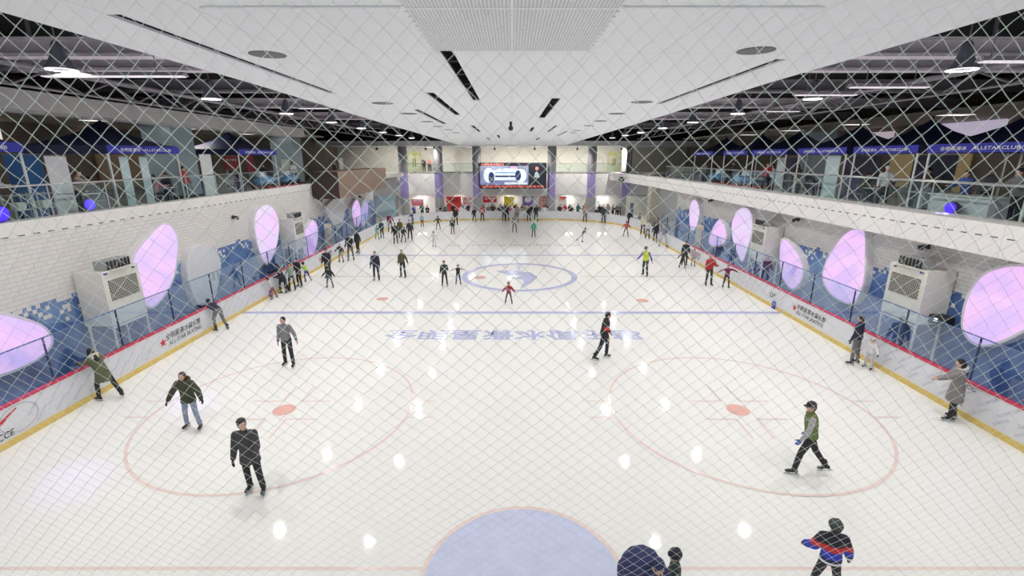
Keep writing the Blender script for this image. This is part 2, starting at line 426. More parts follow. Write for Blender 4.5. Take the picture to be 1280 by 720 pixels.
# ceilings
b = MB(); b.box(-23, 23, -4, 64.4, 10.6, 10.8); struct('ceiling_2', b, PLEN)
b = MB(); b.box(-23, 23, 57, 64.4, 8.30, 8.42); struct('ceiling_3', b, mat('soffit_grey', (.74, .75, .75), .6, var=.03))
b = MB(); b.box(-22.7, 22.7, 56.95, 57.0, 8.3, 8.85); struct('trim_5', b, mat('soffit_fascia', (.78, .79, .79), .6))
b = MB(); b.box(-22.7, 22.7, 56.9, 57.0, 8.85, 10.6); struct('wall_plenum_end', b, PLEN)
# white suspended ceiling with its openings
CE = [(-5.1, -4), (-5.1, 10), (-5.5, 22), (-6.1, 56.94), (6.2, 56.94), (5.4, 22), (5.0, 10), (5.0, -4)]
slots = [(-.99, 6.93, -.81, 12.92), (-1.94, 11.37, -1.76, 17.18), (-3.0, 15.22, -2.82, 21.6), (-1.9, 22.65, -1.74, 28.2), (-1.9, 36, -1.75, 41),
         (.98, 12.41, 1.2, 18.5), (1.96, 22.65, 2.1, 28.2), (2.98, 27.4, 3.12, 33.4), (-4.13, 5.36, -3.98, 11.5), (3.9, 7.62, 4.05, 13.67), (1.9, 36, 2.1, 41), (.95, 24, 1.1, 28), (-1.0, 32, -.85, 37)]
CL = m_ceiling(); Zc = 8.4
b = MB(); b.prism([(x, y, Zc) for x, y in CE], (0, 0, .03))
ceil = struct('ceiling', b, CL)
cut = MB()
for x0, y0, x1, y1 in slots: cut.box(x0, x1, y0, y1, Zc-.1, Zc+.3)
holes = [(-3.44, 7.28, .22), (-3.46, 13.47, .25), (-3.42, 16.57, .25), (-3.42, 20.17, .24), (-3.47, 23.22, .22), (-3.33, 25.84, .2), (-3.29, 29.1, .2), (3.31, 7.03, .22), (3.4, 13.2, .25), (3.47, 16.57, .25),
         (3.5, 19.8, .24), (3.49, 22.65, .22), (3.5, 26.6, .2), (3.6, 29.1, .2)]
for x, y, r in holes: cut.lathe((x, y, Zc-.1), [(r, 0), (r, .4)], 20)
cu = D.objects.new('cutter', cut.mesh('cutter')); COL.objects.link(cu)
mo = ceil.modifiers.new('openings', 'BOOLEAN'); mo.object = cu; mo.operation = 'DIFFERENCE'; mo.solver = 'EXACT'
dg = bpy.context.evaluated_depsgraph_get(); me = D.meshes.new_from_object(ceil.evaluated_get(dg)); ceil.modifiers.clear(); ceil.data = me; D.objects.remove(cu)
for p in me.polygons: p.use_smooth = False
b = MB(); b.box(-5.1, 5.0, -4, -3.9, 8.4, 10.6)
# raised side edge of the ceiling, cross ribs in the slots
for x0, y0, x1, y1 in slots:
    q = MB(); q.box(x0-.05, x1+.05, y0-.02, y1+.02, Zc+.40, Zc+.42)
    for a_, b_ in ((x0-.06, x0-.02), (x1+.02, x1+.06)): q.box(a_, b_, y0-.06, y1+.06, Zc+.01, Zc+.42)
    for a_, b_ in ((y0-.06, y0-.02), (y1+.02, y1+.06)): q.box(x0-.06, x1+.06, a_, b_, Zc+.01, Zc+.42)
    n = 5
    for k in range(1, n): yy = y0+(y1-y0)*k/n; q.box(x0, x1, yy-.03, yy+.03, Zc+.06, Zc+.12)
    q.build('slot_recess', GREYM if False else DARK, ceil)
for x, y, r in holes:
    q = MB(); q.lathe((x, y, Zc-.012), [(r*.98, 0), (r*1.12, .004), (r*1.12, .012), (r*.98, .016)], 20)
    q.build('downlight_rim', mat('rim_grey', (.12, .12, .13), .5), ceil)
    q = MB(); q.lathe((x, y, Zc+.05), [(r*.99, 0), (r*.99, .2)], 16); q.build('downlight_can', DARK, ceil)
    if y > 12:
        l = D.lights.new('downlight', 'AREA'); l.shape = 'DISK'; l.size = .16; l.energy = 75; l.color = (1, .97, .92); lo = D.objects.new('downlight', l); COL.objects.link(lo); lo.parent = ceil; lo.location = (x, y, Zc+.035)
q = MB(); q.box(-1.02, 1.02, 4.2, 7.0, Zc-.012, Zc-.004); q.build('perforated_panel', m_perf(), ceil)
q = MB()
for s in (-1.04, 1.04):
    for k in range(16): q.box(s-.02, s+.02, 4.3+k*.18, 4.42+k*.18, Zc-.022, Zc-.006)
q.box(-3, 3, 5.08, 5.11, Zc-.02, Zc-.004); q.box(-.015, .015, 4.3, 9.5, Zc-.022, Zc-.006)
q.build('ceiling_batten', mat('batten_white', (.9, .92, .93), .3), ceil)
q = MB(); q.box(-.1, 0, 20.2, 20.7, 8.12, 8.4); q.lathe((-.05, 20.2, 8.15), [(.09, -.1), (.1, .1)], 12, 'Y')
tag(q.build('ceiling_camera', DARK), 'small dark camera hanging from the middle of the white ceiling', 'camera')

# cross beams and pipes in the dark plenum: one beam a thing
RIB = mat('beam_light', (.74, .68, .74), .55)
k = 0
for y in (8.6, 13.0, 15.0, 19.6, 25.5, 33, 43):
    for sg in (-1, 1):
        side = 'left' if sg < 0 else 'right'
        b = MB(); x0, x1 = sorted((sg*5.4, sg*22.6))
        b.box(x0, x1, y-.2, y+.2, 9.42, 9.5); b.box(x0, x1, y-.03, y+.03, 9.5, 9.82); b.box(x0, x1, y-.16, y+.16, 9.82, 9.87)
        o = b.build('ceiling_beam', RIB if k % 3 else BEAM)
        tag(o, 'grey steel cross beam in the dark roof void on the %s side of the rink' % side, 'beam', 'roof beams on the %s side' % side)
        for hx in (7.5, 12, 17):
            hb = MB(); hb.box(sg*hx-.03, sg*hx+.03, y-.03, y+.03, 9.87, 10.6); hb.build('hanger', GREYM, o)
    k += 1
for sg in (-1, 1):
    side = 'left' if sg < 0 else 'right'
    for x, z, r, w in ((7.4, 9.25, .04, 'thin dark pipe'), (9.2, 10.1, .11, 'round dark duct'), (12.3, 9.25, .06, 'pale pipe')):
        b = MB(); b.tube([(sg*x, -3, z), (sg*x, 54, z)], r, 12)
        o = b.build('duct' if r > .1 else 'pipe', DARK if r > .1 else BEAM, smooth=True)
        tag(o, '%s running along the dark roof void, %s side, %s' % (w, side, 'nearest the ceiling' if x < 8 else 'middle' if x < 10 else 'outermost'), 'pipe')
    # lattice girder: diagonals
    b = MB(); X = sg*13.2
    for k in range(24):
        y = -2+k*2.2; b.tube([(X, y, 8.87), (X, y+1.1, 9.34)], .03, 6); b.tube([(X, y+1.1, 9.34), (X, y+2.2, 8.87)], .035, 6)
    b.tube([(X, -3, 8.87), (X, 52, 8.87)], .04, 6); b.tube([(X, -3, 9.35), (X, 52, 9.35)], .04, 6)
    tag(b.build('lattice_girder', BEAM), 'long lattice girder with zigzag bars under the dark roof, %s side' % side, 'girder')
# left soffit beam
b = MB(); b.box(-15.4, -13.9, -4, 33.2, 8.33, 8.86)
struct('trim_4', b, mat('fascia_grey', (.52, .50, .50), .6, var=.03))
b = MB(); b.box(-22.7, -15.2, -4, 40, 8.55, 8.65); struct('ceiling_4', b, mat('gallery_ceiling', (.40, .37, .31), .7, var=.2, scale=.5))
b = MB(); b.box(17.3, 22.7, -4, 50, 8.75, 8.85); struct('ceiling_5', b, MATS['gallery_ceiling'])

# ---- lamps: four rows of high-bay lamps over the rink
LAMPW = mat('lamp_lens', (.9, .9, .9), .3, emit=(1, .97, .92), estr=2.5)
LR = 5.6
def highbay(x, y, z, label, group, energy):
    t = thing('high_bay_lamp', label, 'ceiling lamp', (x, y, z), group)
    q = MB(); q.lathe((x, y, z), [(.05, .6), (.1, .55), (.15, .3), (.19, .22), (.30, .02), (.31, 0), (.29, 0), (.18, .19)], 20); q.build('reflector', mat('lamp_shade', (.33, .33, .42), .35, .3), t, smooth=True)
    q = MB(); q.tube([(x+.29*math.cos(2*PI*j/24), y+.29*math.sin(2*PI*j/24), z-.006) for j in range(25)], .014, 6, cap=False); q.build('glowing_rim', LAMPW, t)
    q = MB(); q.tube([(x, y, z+.5), (x, y, 10.6)], .015, 6); q.build('hanging_rod', GREYM, t)
    l = D.lights.new('lamp_light', 'AREA'); l.shape = 'DISK'; l.size = .24; l.energy = energy; l.color = (1, .972, .92); l.spread = R(165)
    lo = D.objects.new('lamp_light', l); COL.objects.link(lo); lo.parent = t; lo.location = (0, 0, .05)
    return t
for side, sg in (('left', -1), ('right', 1)):
    for k in range(9):
        y = 5.6+k*LR
        highbay(sg*6.2, y, 9.0, 'high bay lamp hanging beside the white ceiling on its %s edge' % side, 'high bay lamps along the %s ceiling edge' % side, 255)
        highbay(sg*10.35, y+.6, 8.95, 'high bay lamp hanging over the %s boards in the outer lamp row' % side, 'high bay lamps over the %s boards' % side, 255)
# long hanging batten lights in the dark voids
for (u0, u1, v, nm) in ((1062, 1162, 107, 'nearest but one'), (1225, 1290, 74, 'nearest'), (993, 1072, 117, 'third from the camera'), (958, 1000, 138, 'fourth from the camera'), (52, 232, 93, 'nearest on the left side'), (372, 410, 134, 'far one on the left side')):
    (xa, ya), (xb, yb) = gz(u0, v, 8.9), gz(u1, v, 8.9)
    t = thing('batten_light', 'flat white batten light hung crosswise under the dark roof, %s' % nm, 'ceiling lamp', ((xa+xb)/2, ya, 8.9))
    q = MB(); q.prism([(xa, ya-.12, 8.86), (xa, ya+.12, 8.86), (xa, ya+.05, 8.95), (xa, ya-.05, 8.95)], (xb-xa, 0, 0)); q.build('housing', mat('batten_housing', (.55, .5, .55), .4), t)
    q = MB(); q.box(min(xa, xb)+.05, max(xa, xb)-.05, ya-.09, ya+.09, 8.84, 8.86); q.build('tube', mat('tube_glow', (.9, .9, .9), .3, emit=(1, .93, .97), estr=1.0), t)
    for xx in (xa+.2*(xb-xa), xa+.8*(xb-xa)): q = MB(); q.tube([(xx, ya, 8.94), (xx, ya, 9.45)], .012, 6); q.build('hanger', GREYM, t)

# ================================================================== RINK BOARDS AND GLASS
path = [(-12.6, -3.5), (-12.6, 46.5)]
for k in range(1, 17): a = PI-PI/2*k/16; path.append((-4.1+8.5*math.cos(a), 46.5+8.5*math.sin(a)))
for k in range(0, 17): a = PI/2-PI/2*k/16; path.append((4.1+8.5*math.cos(a), 46.5+8.5*math.sin(a)))
path.append((12.6, -3.5))
bd = thing('rink_boards', 'white dasher boards with a yellow kick plate running round the whole rink', 'rink boards', (0, 55, 0))
q = MB(); q.strip(path, 0, .12, .17, 1.0); q.build('board_panel', mat('board_white', (.74, .75, .80), .3, var=.03, scale=2), bd)
q = MB(); q.strip(path, -.025, .12, 0.005, .17); q.build('kick_plate', mat('kick_yellow', (.74, .55, .15), .4, var=.12, scale=3), bd)
q = MB(); q.strip([(-12.6, -3.5), (-12.6, 33)], -.02, .14, 1.0, 1.045); q.build('cap_rail', mat('cap_red', (.62, .04, .09), .4), bd)
q = MB(); q.strip([(12.6, 33), (12.6, -3.5)], -.02, .14, 1.0, 1.045); q.build('cap_rail', MATS['cap_red'], bd)
q = MB(); q.strip(path[1:-1], -.02, .14, 1.0, 1.04); q.build('far_cap_rail', mat('cap_pale', (.62, .62, .68), .4), bd)
BLK = mat('print_black', (.03, .03, .035), .5); RED = mat('print_red', (.62, .03, .04), .45); FAINT = mat('print_grey', (.50, .52, .60), .5); WPRINT = mat('print_white', (.85, .85, .88), .5)
XL, XR = -12.592, 12.592
def bl(s, y, z, w, h, m, side, rot=0, shear=0.0):
    if side < 0: M = basis((XL, y, z), (0, math.cos(rot), math.sin(rot)), (0, -math.sin(rot), math.cos(rot)))
    else: M = basis((XR, y, z), (0, -math.cos(rot), math.sin(rot)), (0, math.sin(rot), math.cos(rot)))
    return lettering(s, m, M, w, h, bd, 'board_lettering', shear=shear)
def star(y, z, r, side, m=RED):
    q = MB(); X = XL if side < 0 else XR; p = []
    for k in range(10):
        a = PI/2+k*PI/5; rr = r if k % 2 == 0 else r*.45; p.append((X, y+math.cos(a)*rr, z+math.sin(a)*rr))
    q.poly(p); q.build('board_emblem', m, bd)
for side, ys in ((-1, (17.05, 31.5)), (1, (18.9, 32.0))):
    for y in ys:
        star(y-side*-1*1.15, .55, .17, side)
        bl('全明星滑冰俱乐部', y, .68, 2.0, .25, BLK, side, shear=.2); bl('ALL STAR SKATING', y+.05, .42, 1.9, .16, BLK, side, shear=.3)
for side, rng in ((-1, ((11.2, 15.4), (19.2, 22.5), (24.5, 29.5))), (1, ((8.5, 16.4), (21.0, 28)))):
    for a, b_ in rng:
        y = a
        while y < b_:
            bl('ALL STAR CLUB', y, .74, .62, .075, FAINT, side, rot=.75); bl('SKATING', y+.1, .42, .45, .075, FAINT, side, rot=.75)
            y += .55
bl('CCE', 10.35, .33, .42, .17, BLK, -1, shear=.2); bl('CC', 11.75, .9, .3, .12, BLK, 1); bl('Gv', 21.9, .62, .5, .25, BLK, 1, rot=.4)
# the round badge and the red skater printed on the near left boards
q = MB(); R0 = []
for k in range(40):
    a, b2 = 2*PI*k/40, 2*PI*(k+1)/40
    q.poly([(XL, 10.75+.50*math.cos(a), .60+.36*math.sin(a)), (XL, 10.75+.50*math.cos(b2), .60+.36*math.sin(b2)), (XL, 10.75+.47*math.cos(b2), .60+.335*math.sin(b2)), (XL, 10.75+.47*math.cos(a), .60+.335*math.sin(a))])
q.build('board_emblem', FAINT, bd)
q = MB(); q.poly([(XL, 9.9, .2), (XL, 10.2, .45), (XL, 10.05, .6), (XL, 9.95, .75), (XL, 9.85, .5)]); q.poly([(XL+.002, 10.05, .5), (XL+.002, 10.75, .86), (XL+.002, 10.73, .9), (XL+.002, 10.02, .6)]); q.build('board_emblem', RED, bd)
lettering('YMQ', BLK, basis((10.72, 52.1, .55), (-(-.72), -.69, 0), (0, 0, 1)), 1.6, .4, bd, 'board_lettering')
lettering('滑冰', FAINT, basis((gz(462, 304)[0]+.02, 44.6, .6), (.1, 1, 0), (0, 0, 1)), 2.4, .4, bd, 'board_lettering')
for y0, sgn in ((23.6, -1), (21.6, 1)):
    q = MB(); q.box(sgn*12.55-.03, sgn*12.55+.03, y0-.12, y0+.12, 0.01, .36); q.build('line_marker', mat('marker_blue', (.06, .08, .5), .5), bd)

GL = m_glass('shield_glass', (.88, .93, .97), .035)
for sg, y1 in ((-1, 44), (1, 40)):
    side = 'left' if sg < 0 else 'right'
    t = thing('glass_shield', 'clear glass shield standing on the %s boards in front of the blue mural' % side, 'glass screen', (sg*12.68, 20, 1.05))
    y = -2.6
    while y < y1:
        ye = min(y+2.42, y1)
        q = MB(); q.box(sg*12.68-.006, sg*12.68+.006, y+.015, ye-.015, 1.05, 2.3); q.build('glass_pane', GL, t)
        q = MB(); q.box(sg*12.68-.02, sg*12.68+.02, ye-.014, ye+.014, 1.05, 2.3); q.build('seam_post', mat('seam_dark', (.03, .04, .09), .4), t)
        y += 2.42
    q = MB(); q.box(sg*12.68-.014, sg*12.68+.014, -2.6, y1, 2.295, 2.325); q.build('top_edge', mat('edge_blue', (.10, .17, .33), .3), t)

# ================================================================== WALL LIGHTS (pebble-shaped boxes)
LEDP = m_led('led_pink_violet', (.92, .50, 1.0), (.70, .43, 1.0), 1.6); LEDB = m_led('led_pale_violet', (.80, .64, 1.0), (.90, .52, 1.0), 1.5)
LEDV = m_led('led_blue_violet', (.42, .36, 1.0), (.5, .42, 1.0), 1.0); OFFP = mat('unlit_acrylic', (.66, .67, .70), .4, var=.03)
RIM = mat('light_box_rim', (.72, .70, .74), .45, var=.02)
def smooth_loop(p, n=5):
    out = []; L = len(p)
    for i in range(L):
        p0, p1, p2, p3 = [Vector(p[(i+k) % L]) for k in (-1, 0, 1, 2)]
        for j in range(n):
            t = j/n; out.append(.5*((2*p1)+(-p0+p2)*t+(2*p0-5*p1+4*p2-p3)*t*t+(-p0+3*p1-3*p2+p3)*t**3))
    return out
def pebble(px, side, m, label, depth=.28):
    Xf = side*(13.9-depth) if side < 0 else 14.2-depth; Xw = -13.9 if side < 0 else 14.2
    P = smooth_loop([gx(u, v, Xf) for u, v in px]); cy = sum(p.x for p in P)/len(P); cz = sum(p.y for p in P)/len(P); C = Vector((cy, cz))
    t = thing('wall_light', label, 'wall light', (Xw, cy, cz), 'pebble shaped lights on the %s wall' % ('left' if side < 0 else 'right'))
    O = [C+(p-C)*(1+.09/max(.3, (p-C).length)) for p in P]; n = len(P)
    q = MB(); rings = [(Xw+(-side)*-.02*-1*0, 1.0), (Xf+side*.05, 1.0), (Xf, .975)]
    q.v += [Vector((Xw, p.x, p.y)) for p in O]+[Vector((Xf+side*.04, p.x, p.y)) for p in O]+[Vector((Xf, C.x+(p-C).x*.985, C.y+(p-C).y*.985)) for p in O]+[Vector((Xf, p.x, p.y)) for p in P]+[Vector((Xf+side*.03, p.x, p.y)) for p in P]
    for r in range(4):
        for k in range(n): q.f.append([r*n+k, r*n+(k+1) % n, (r+1)*n+(k+1) % n, (r+1)*n+k])
    q.f.append([4*n+k for k in range(n)]); q.f.append(list(range(n)))
    q.build('housing', RIM, t)
    q = MB(); q.prism([(Xf+side*.02, p.x, p.y) for p in [C+(p-C)*.995 for p in P]], (-side*.012, 0, 0)); q.build('diffuser', m, t)
W = 'pebble light box'
pebble([(0,393),(30,400),(52,408),(63,420),(63,432),(50,446),(25,459),(0,468),(-45,478),(-90,465),(-100,430),(-70,400),(-35,392)], -1, LEDP, 'violet %s low on the left wall, cut by the photo edge' % W)
pebble([(205,281),(215,284),(222,300),(221,322),(217,345),(208,365),(196,380),(187,383),(178,375),(169,355),(166,335),(170,318),(182,302),(195,288)], -1, LEDP, 'large tall violet %s right beside the nearer left ventilation cabinet' % W)
pebble([(255,307),(268,313),(275,328),(273,350),(267,372),(258,385),(250,380),(241,362),(236,340),(238,318),(246,309)], -1, OFFP, 'unlit white %s on the left wall above the person bending at the boards' % W)
pebble([(332,257),(341,260),(348,275),(348,293),(343,315),(335,330),(328,322),(322,303),(319,282),(321,265)], -1, LEDB, 'tall pale violet %s just in front of the farther left cabinet' % W)
pebble([(392,276),(397,285),(396,305),(391,320),(386,324),(381,315),(379,300),(384,285)], -1, LEDP, 'narrow pink %s just beyond the farther left cabinet' % W)
pebble([(428,246),(431,262),(427,280),(422,285),(414,275),(408,262),(415,252)], -1, OFFP, 'unlit white %s under the brown balcony' % W)
pebble([(446,250),(450,258),(451,272),(449,282),(445,283),(441,270),(441,258)], -1, LEDP, 'small pink %s far down the left wall' % W, .3)
pebble([(457,250),(460,258),(459,272),(455,282),(452,276),(452,260)], -1, LEDV, 'blue violet %s farthest down the left wall' % W, .3)
pebble([(1275,333),(1245,337),(1225,348),(1212,368),(1205,390),(1204,410),(1213,425),(1228,431),(1250,426),(1275,414),(1300,400),(1320,375),(1310,345)], 1, LEDP, 'violet %s on the right wall, cut by the right edge of the photo' % W)
pebble([(1072,287),(1080,290),(1081,320),(1079,350),(1073,368),(1066,378),(1053,376),(1038,366),(1029,350),(1031,332),(1045,306),(1060,290)], 1, LEDP, 'large violet %s just beyond the nearer right ventilation cabinet' % W)
pebble([(977,300),(986,303),(997,318),(1003,335),(1001,350),(992,360),(985,357),(977,342),(975,320)], 1, LEDP, 'medium pink %s in front of the farther right cabinet' % W)
pebble([(928,260),(937,264),(940,280),(937,300),(931,320),(927,326),(922,316),(916,298),(915,280),(920,266)], 1, LEDB, 'tall narrow pale violet %s beyond the farther right cabinet' % W)
pebble([(900,275),(906,284),(907,300),(900,306),(890,307),(886,300),(892,284)], 1, LEDP, 'squat pink %s next to a beige pillar on the right wall' % W)
pebble([(868,250),(873,258),(873,272),(868,287),(863,285),(862,270),(863,256)], 1, LEDB, 'small pale %s farthest down the right wall' % W, .3)

# ================================================================== VENTILATION CABINETS
CAB = mat('cabinet_white', (.68, .67, .62), .4, var=.02)
def cabinet(side, y0, y1, label, hood=True, zb=1.7, zt=3.5):
    s = side; Xw = -13.9 if s < 0 else 14.2; Xf = Xw-s*.95
    t = thing('ventilation_cabinet', label, 'air conditioner', ((Xw+Xf)/2, (y0+y1)/2, 0), 'ventilation cabinets standing along the rink')
    x0, x1 = sorted((Xw-s*.03, Xf)); q = MB(); q.box(x0, x1, y0, y1, zb, zt); q.build('cabinet_body', CAB, t, bevel=.015)
    gx0, gx1 = sorted((Xf, Xf-s*.015)); q = MB(); q.box(gx0, gx1, y0+.12*(y1-y0), y1-.1*(y1-y0), zb+.45*(zt-zb), zt-.17*(zt-zb)); q.build('front_grille', m_grille(), t)
    hx0, hx1 = sorted((Xf+s*.45, Xf+s*.02)); ym = (y0+y1)/2
    q = MB(); q.box(hx0, hx1, ym-.48, ym+.48, zt+.01, zt+.30); h = q.build('outlet_hood', mat('hood_grey', (.30, .31, .31), .5), t, bevel=.02)
    q = MB()
    for k in range(7): yy = ym-.43+k*.143; q.box(*sorted((Xf+s*.02, Xf-s*.01)), yy-.018, yy+.018, zt+.02, zt+.29)
    for k in range(3): q.box(*sorted((Xf+s*.02, Xf-s*.01)), ym-.48, ym+.48, zt+.06+k*.08, zt+.075+k*.08)
    q.build('louvre', DARK, h)
    q = MB(); q.obox((Xf-s*.06, ym, zt-.01), .16, .96, .02, ry=s*.25); q.build('outlet_lip', CAB, h)
    q = MB(); q.box(*sorted((Xf, Xf-s*.012)), y0+.16, y0+.30, zt-.13, zt-.06) if s > 0 else q.box(*sorted((Xf, Xf-s*.012)), y0+.08, y0+.22, zt-.11, zt-.05); q.build('badge', mat('badge_blue', (.05, .06, .3), .4), t)
    q = MB(); q.box(*sorted((Xf, Xf-s*.012)), y1-.28, y1-.16, zt-.14, zt-.08); q.build('control_panel', BLK, t)
    for yy in (y0+.04, y1-.04):
        for xx in (Xf+s*.04, Xw-s*.12):
            q = MB(); q.box(xx-.025, xx+.025, yy-.025, yy+.025, 0, zb); q.build('stand_leg', OFFW, t)
    q = MB(); q.box(*sorted((Xf+s*.02, Xf+s*.07)), y0, y1, zb-.09, zb-.03); q.box(*sorted((Xf+s*.02, Xf+s*.07)), y0+.05, y1-.05, .55, .6)
    if y0 > 20: q.tube([(Xf+s*.04, y0+.04, .1), (Xf+s*.04, y1-.04, zb-.1)], .02, 6); q.tube([(Xf+s*.04, y1-.04, .1), (Xf+s*.04, y0+.04, zb-.1)], .02, 6)
    q.build('stand_rail', OFFW, t)
cabinet(-1, 14.45, 15.95, 'white ventilation cabinet with dark grille beside the large violet pebble light, left wall')
cabinet(-1, 28.0, 29.35, 'white ventilation cabinet between two narrow pebble lights, farther one on the left wall')
cabinet(1, 14.6, 16.15, 'white ventilation cabinet with dark grille, nearer one on the right wall')
cabinet(1, 24.5, 26.0, 'white ventilation cabinet on a cross-braced stand, farther one on the right wall')
for sg, y, n in ((-1, 33.6, 'left'), (1, 32.9, 'right')):
    q = MB(); q.box(*sorted((sg*13.0, sg*13.3)), y-.3, y+.35, 0, 2.45)
    t = q.build('beige_locker', mat('locker_beige', (.62, .58, .44), .5), bevel=.02); tag(t, 'tall narrow beige locker standing at the %s wall' % n, 'locker')
    q = MB(); q.box(*sorted((sg*12.99, sg*12.97)), y-.02, y+.02, 1.1, 1.3); q.build('handle', DARK, t)
# spot cameras on the walls
def wallcam(u, v, side, lab):
    X = -13.72 if side < 0 else 13.95; y, z = gx(u, v, X)
    t = thing('security_camera', lab, 'camera', (X, y, z))
    q = MB(); q.obox((X, y, z), .16, .3, .17, rz=side*.4, rx=-.3); q.build('camera_body', DARK, t, bevel=.02)
    q = MB(); q.tube([(X, y, z), (X+side*(.19 if side < 0 else .27), y+.1, z+.05)], .02, 6); q.build('bracket', GREYM, t)
    q = MB(); q.lathe((X-side*.08, y-.16, z-.04), [(.04, -.01), (.045, .03)], 10, 'Y'); q.build('camera_lens', STEEL, t)
for a in ((294, 272, -1, 'black spot camera on the white brick of the left wall, nearest one'), (400, 250, -1, 'black camera under the near corner of the brown balcony'), (450, 246, -1, 'black camera under the middle of the brown balcony'),
          (461, 239, -1, 'black camera at the far end of the brown balcony'), (1155, 309, 1, 'tiny black camera above the nearer right cabinet'), (995, 275, 1, 'black camera above the gap between the right pebble lights'),
          (888, 251, 1, 'black camera high on the far part of the right wall')): wallcam(*a)
t = thing('wall_speaker', 'round black speaker at the far corner of the right gallery fascia', 'speaker', (11.95, 52.9, 5.0))
q = MB(); q.lathe((11.95, 52.9, 4.7), [(.08, -.25), (.28, -.2), (.3, .1), (.12, .2)], 16, 'Y'); q.build('speaker_horn', DARK, t, smooth=True)
q = MB(); q.tube([(11.95, 53.0, 4.7), (12.6, 53.1, 4.9)], .04, 6); q.build('bracket', GREYM, t)
q = MB(); q.obox((13.85, 14.4, 1.95), .45, .5, .3, rz=.2); t = tag(q.build('floodlight', DARK, bevel=.04), 'black floodlight box beside the nearer right cabinet', 'floodlight')
q = MB(); q.obox((13.61, 14.35, 1.98), .03, .1, .1, rz=.2); q.build('glowing_lens', mat('lens_glow', (.9, .9, .8), .3, emit=(1, 1, .9), estr=2), t)
# brown balcony box
t = thing('balcony_box', 'brown wood-clad balcony box jutting from the left gallery over the boards', 'balcony', (-13, 40, 4.2))
q = MB(); q.box(-13.86, -12.0, 33.4, 46.2, 4.22, 6.05); q.build('wood_cladding', mat('brown_cladding', (.20, .135, .10), .5, var=.15, scale=3), t, bevel=.02)
q = MB(); q.box(-13.87, -11.99, 33.34, 33.4, 4.22, 6.05); q.build('end_panel', mat('dark_brown_panel', (.045, .028, .026), .5), t)
# ================================================================== FAR END
COLG = mat('column_grey', (.20, .20, .22), .4, .2); COLP = mat('column_purple_wash', (.30, .25, .50), .35, .1); COLB = mat('column_base', (.36, .36, .37), .4, .2)  # the purple LED wash on the column middles is painted as base colour
for i, (x, nm) in enumerate(((-13.0, 'leftmost far column'), (-8.8, 'second far column from the left'), (-4.2, 'far column just left of the big screen'), (4.75, 'far column just right of the big screen'), (9.55, 'second far column from the right'), (13.75, 'rightmost far column'))):
    t = thing('round_column', 'round grey column, its middle painted purple-lit, the %s' % nm, 'column', (x, 58.2, 0), 'columns behind the far boards')
    for n_, m_, z0, z1, r in (('column_base', COLB, 0, 2.35, .62 if i == 4 else .54), ('purple_wash_band', COLP, 2.35, 5.3, .5), ('column_shaft', COLG, 5.3, 8.35, .53)):
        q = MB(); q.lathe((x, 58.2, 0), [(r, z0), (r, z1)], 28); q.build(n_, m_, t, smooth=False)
    q = MB(); q.lathe((x, 58.2, 0), [(.56, 5.22), (.58, 5.24), (.58, 5.32), (.56, 5.34)], 28); q.build('collar', GREYM, t)
# the screen
t = thing('video_screen', 'wide video screen with red text lines hung between two far columns', 'screen', (.2, 57.6, 4.9))
Y = 57.55; q = MB(); q.box(-3.85, 4.1, Y, Y+.25, 3.42, 6.42); q.build('screen_frame', DARK, t, bevel=.02)
def pane(name, x0, x1, z0, z1, m, par, y=Y-.012): q = MB(); q.box(x0, x1, y-.006, y, z0, z1); return q.build(name, m, par)
def em(name, c, s=1.0): return mat(name, c, .4, emit=c, estr=s, var=.02)
pane('picture', -3.78, 1.95, 3.85, 6.05, m_led('screen_blue', (.03, .06, .45), (.10, .25, .65), .9, 1.1), t)
pane('picture', 1.95, 4.03, 3.85, 6.32, em('screen_black', (.012, .016, .03), .5), t)
pane('ticker', -3.78, 4.03, 3.5, 3.85, em('screen_dark_red', (.10, .008, .008), .7), t)
pane('ticker', -3.78, 1.95, 6.05, 6.36, em('screen_dark', (.03, .02, .04), .6), t)
SW = em('screen_white', (.75, .85, .95), .9); SR = em('screen_red', (.95, .22, .16), 1.0); SB = em('screen_navy', (.02, .04, .13), .8); SP = em('screen_pink', (.9, .45, .55), .8)
def xzpoly(name, pts, m, y): q = MB(); q.poly([(x, y, z) for x, z in pts]); return q.build(name, m, t)
y1 = Y-.025
xzpoly('picture_shape', disc(-2.75, 4.95, .62, 24, ry=.85), SW, y1); xzpoly('picture_shape', disc(1.05, 4.9, .66, 24, ry=.8), SW, y1)
xzpoly('picture_shape', [(-2.6, 4.4), (1.0, 4.4), (1.1, 5.4), (.6, 5.75), (-1.4, 5.75), (-2.3, 5.45)], SW, y1-.004)
xzpoly('picture_shape', [(-2.0, 4.75), (.5, 4.75), (.5, 4.95), (-2.0, 4.95)], SB, y1-.008); xzpoly('picture_shape', [(-2.0, 5.2), (.4, 5.2), (.4, 5.36), (-2.0, 5.36)], em('screen_mid', (.2, .4, .7), .8), y1-.008)
xzpoly('picture_shape', disc(-2.45, 4.75, .36, 20, ry=.62), SB, y1-.01); xzpoly('picture_shape', disc(.72, 4.95, .36, 20, ry=.6), SB, y1-.01)
xzpoly('picture_shape', [(-.2, 5.8), (.6, 5.8), (.5, 5.98), (-.1, 5.98)], SP, y1-.01); xzpoly('picture_shape', [(-.9, 3.92), (1.8, 3.92), (1.8, 4.14), (-.9, 4.14)], SW, y1-.012)
xzpoly('picture_shape', [(2.6, 4.7), (3.3, 4.7), (3.15, 5.2), (2.9, 5.45), (2.7, 5.2)], em('screen_grey', (.35, .45, .45), .8), y1); xzpoly('picture_shape', disc(2.95, 5.75, .2, 16), SR, y1)
FX = lambda x, z, yy=y1-.014: basis((x, yy, z), (1, 0, 0), (0, 0, 1))
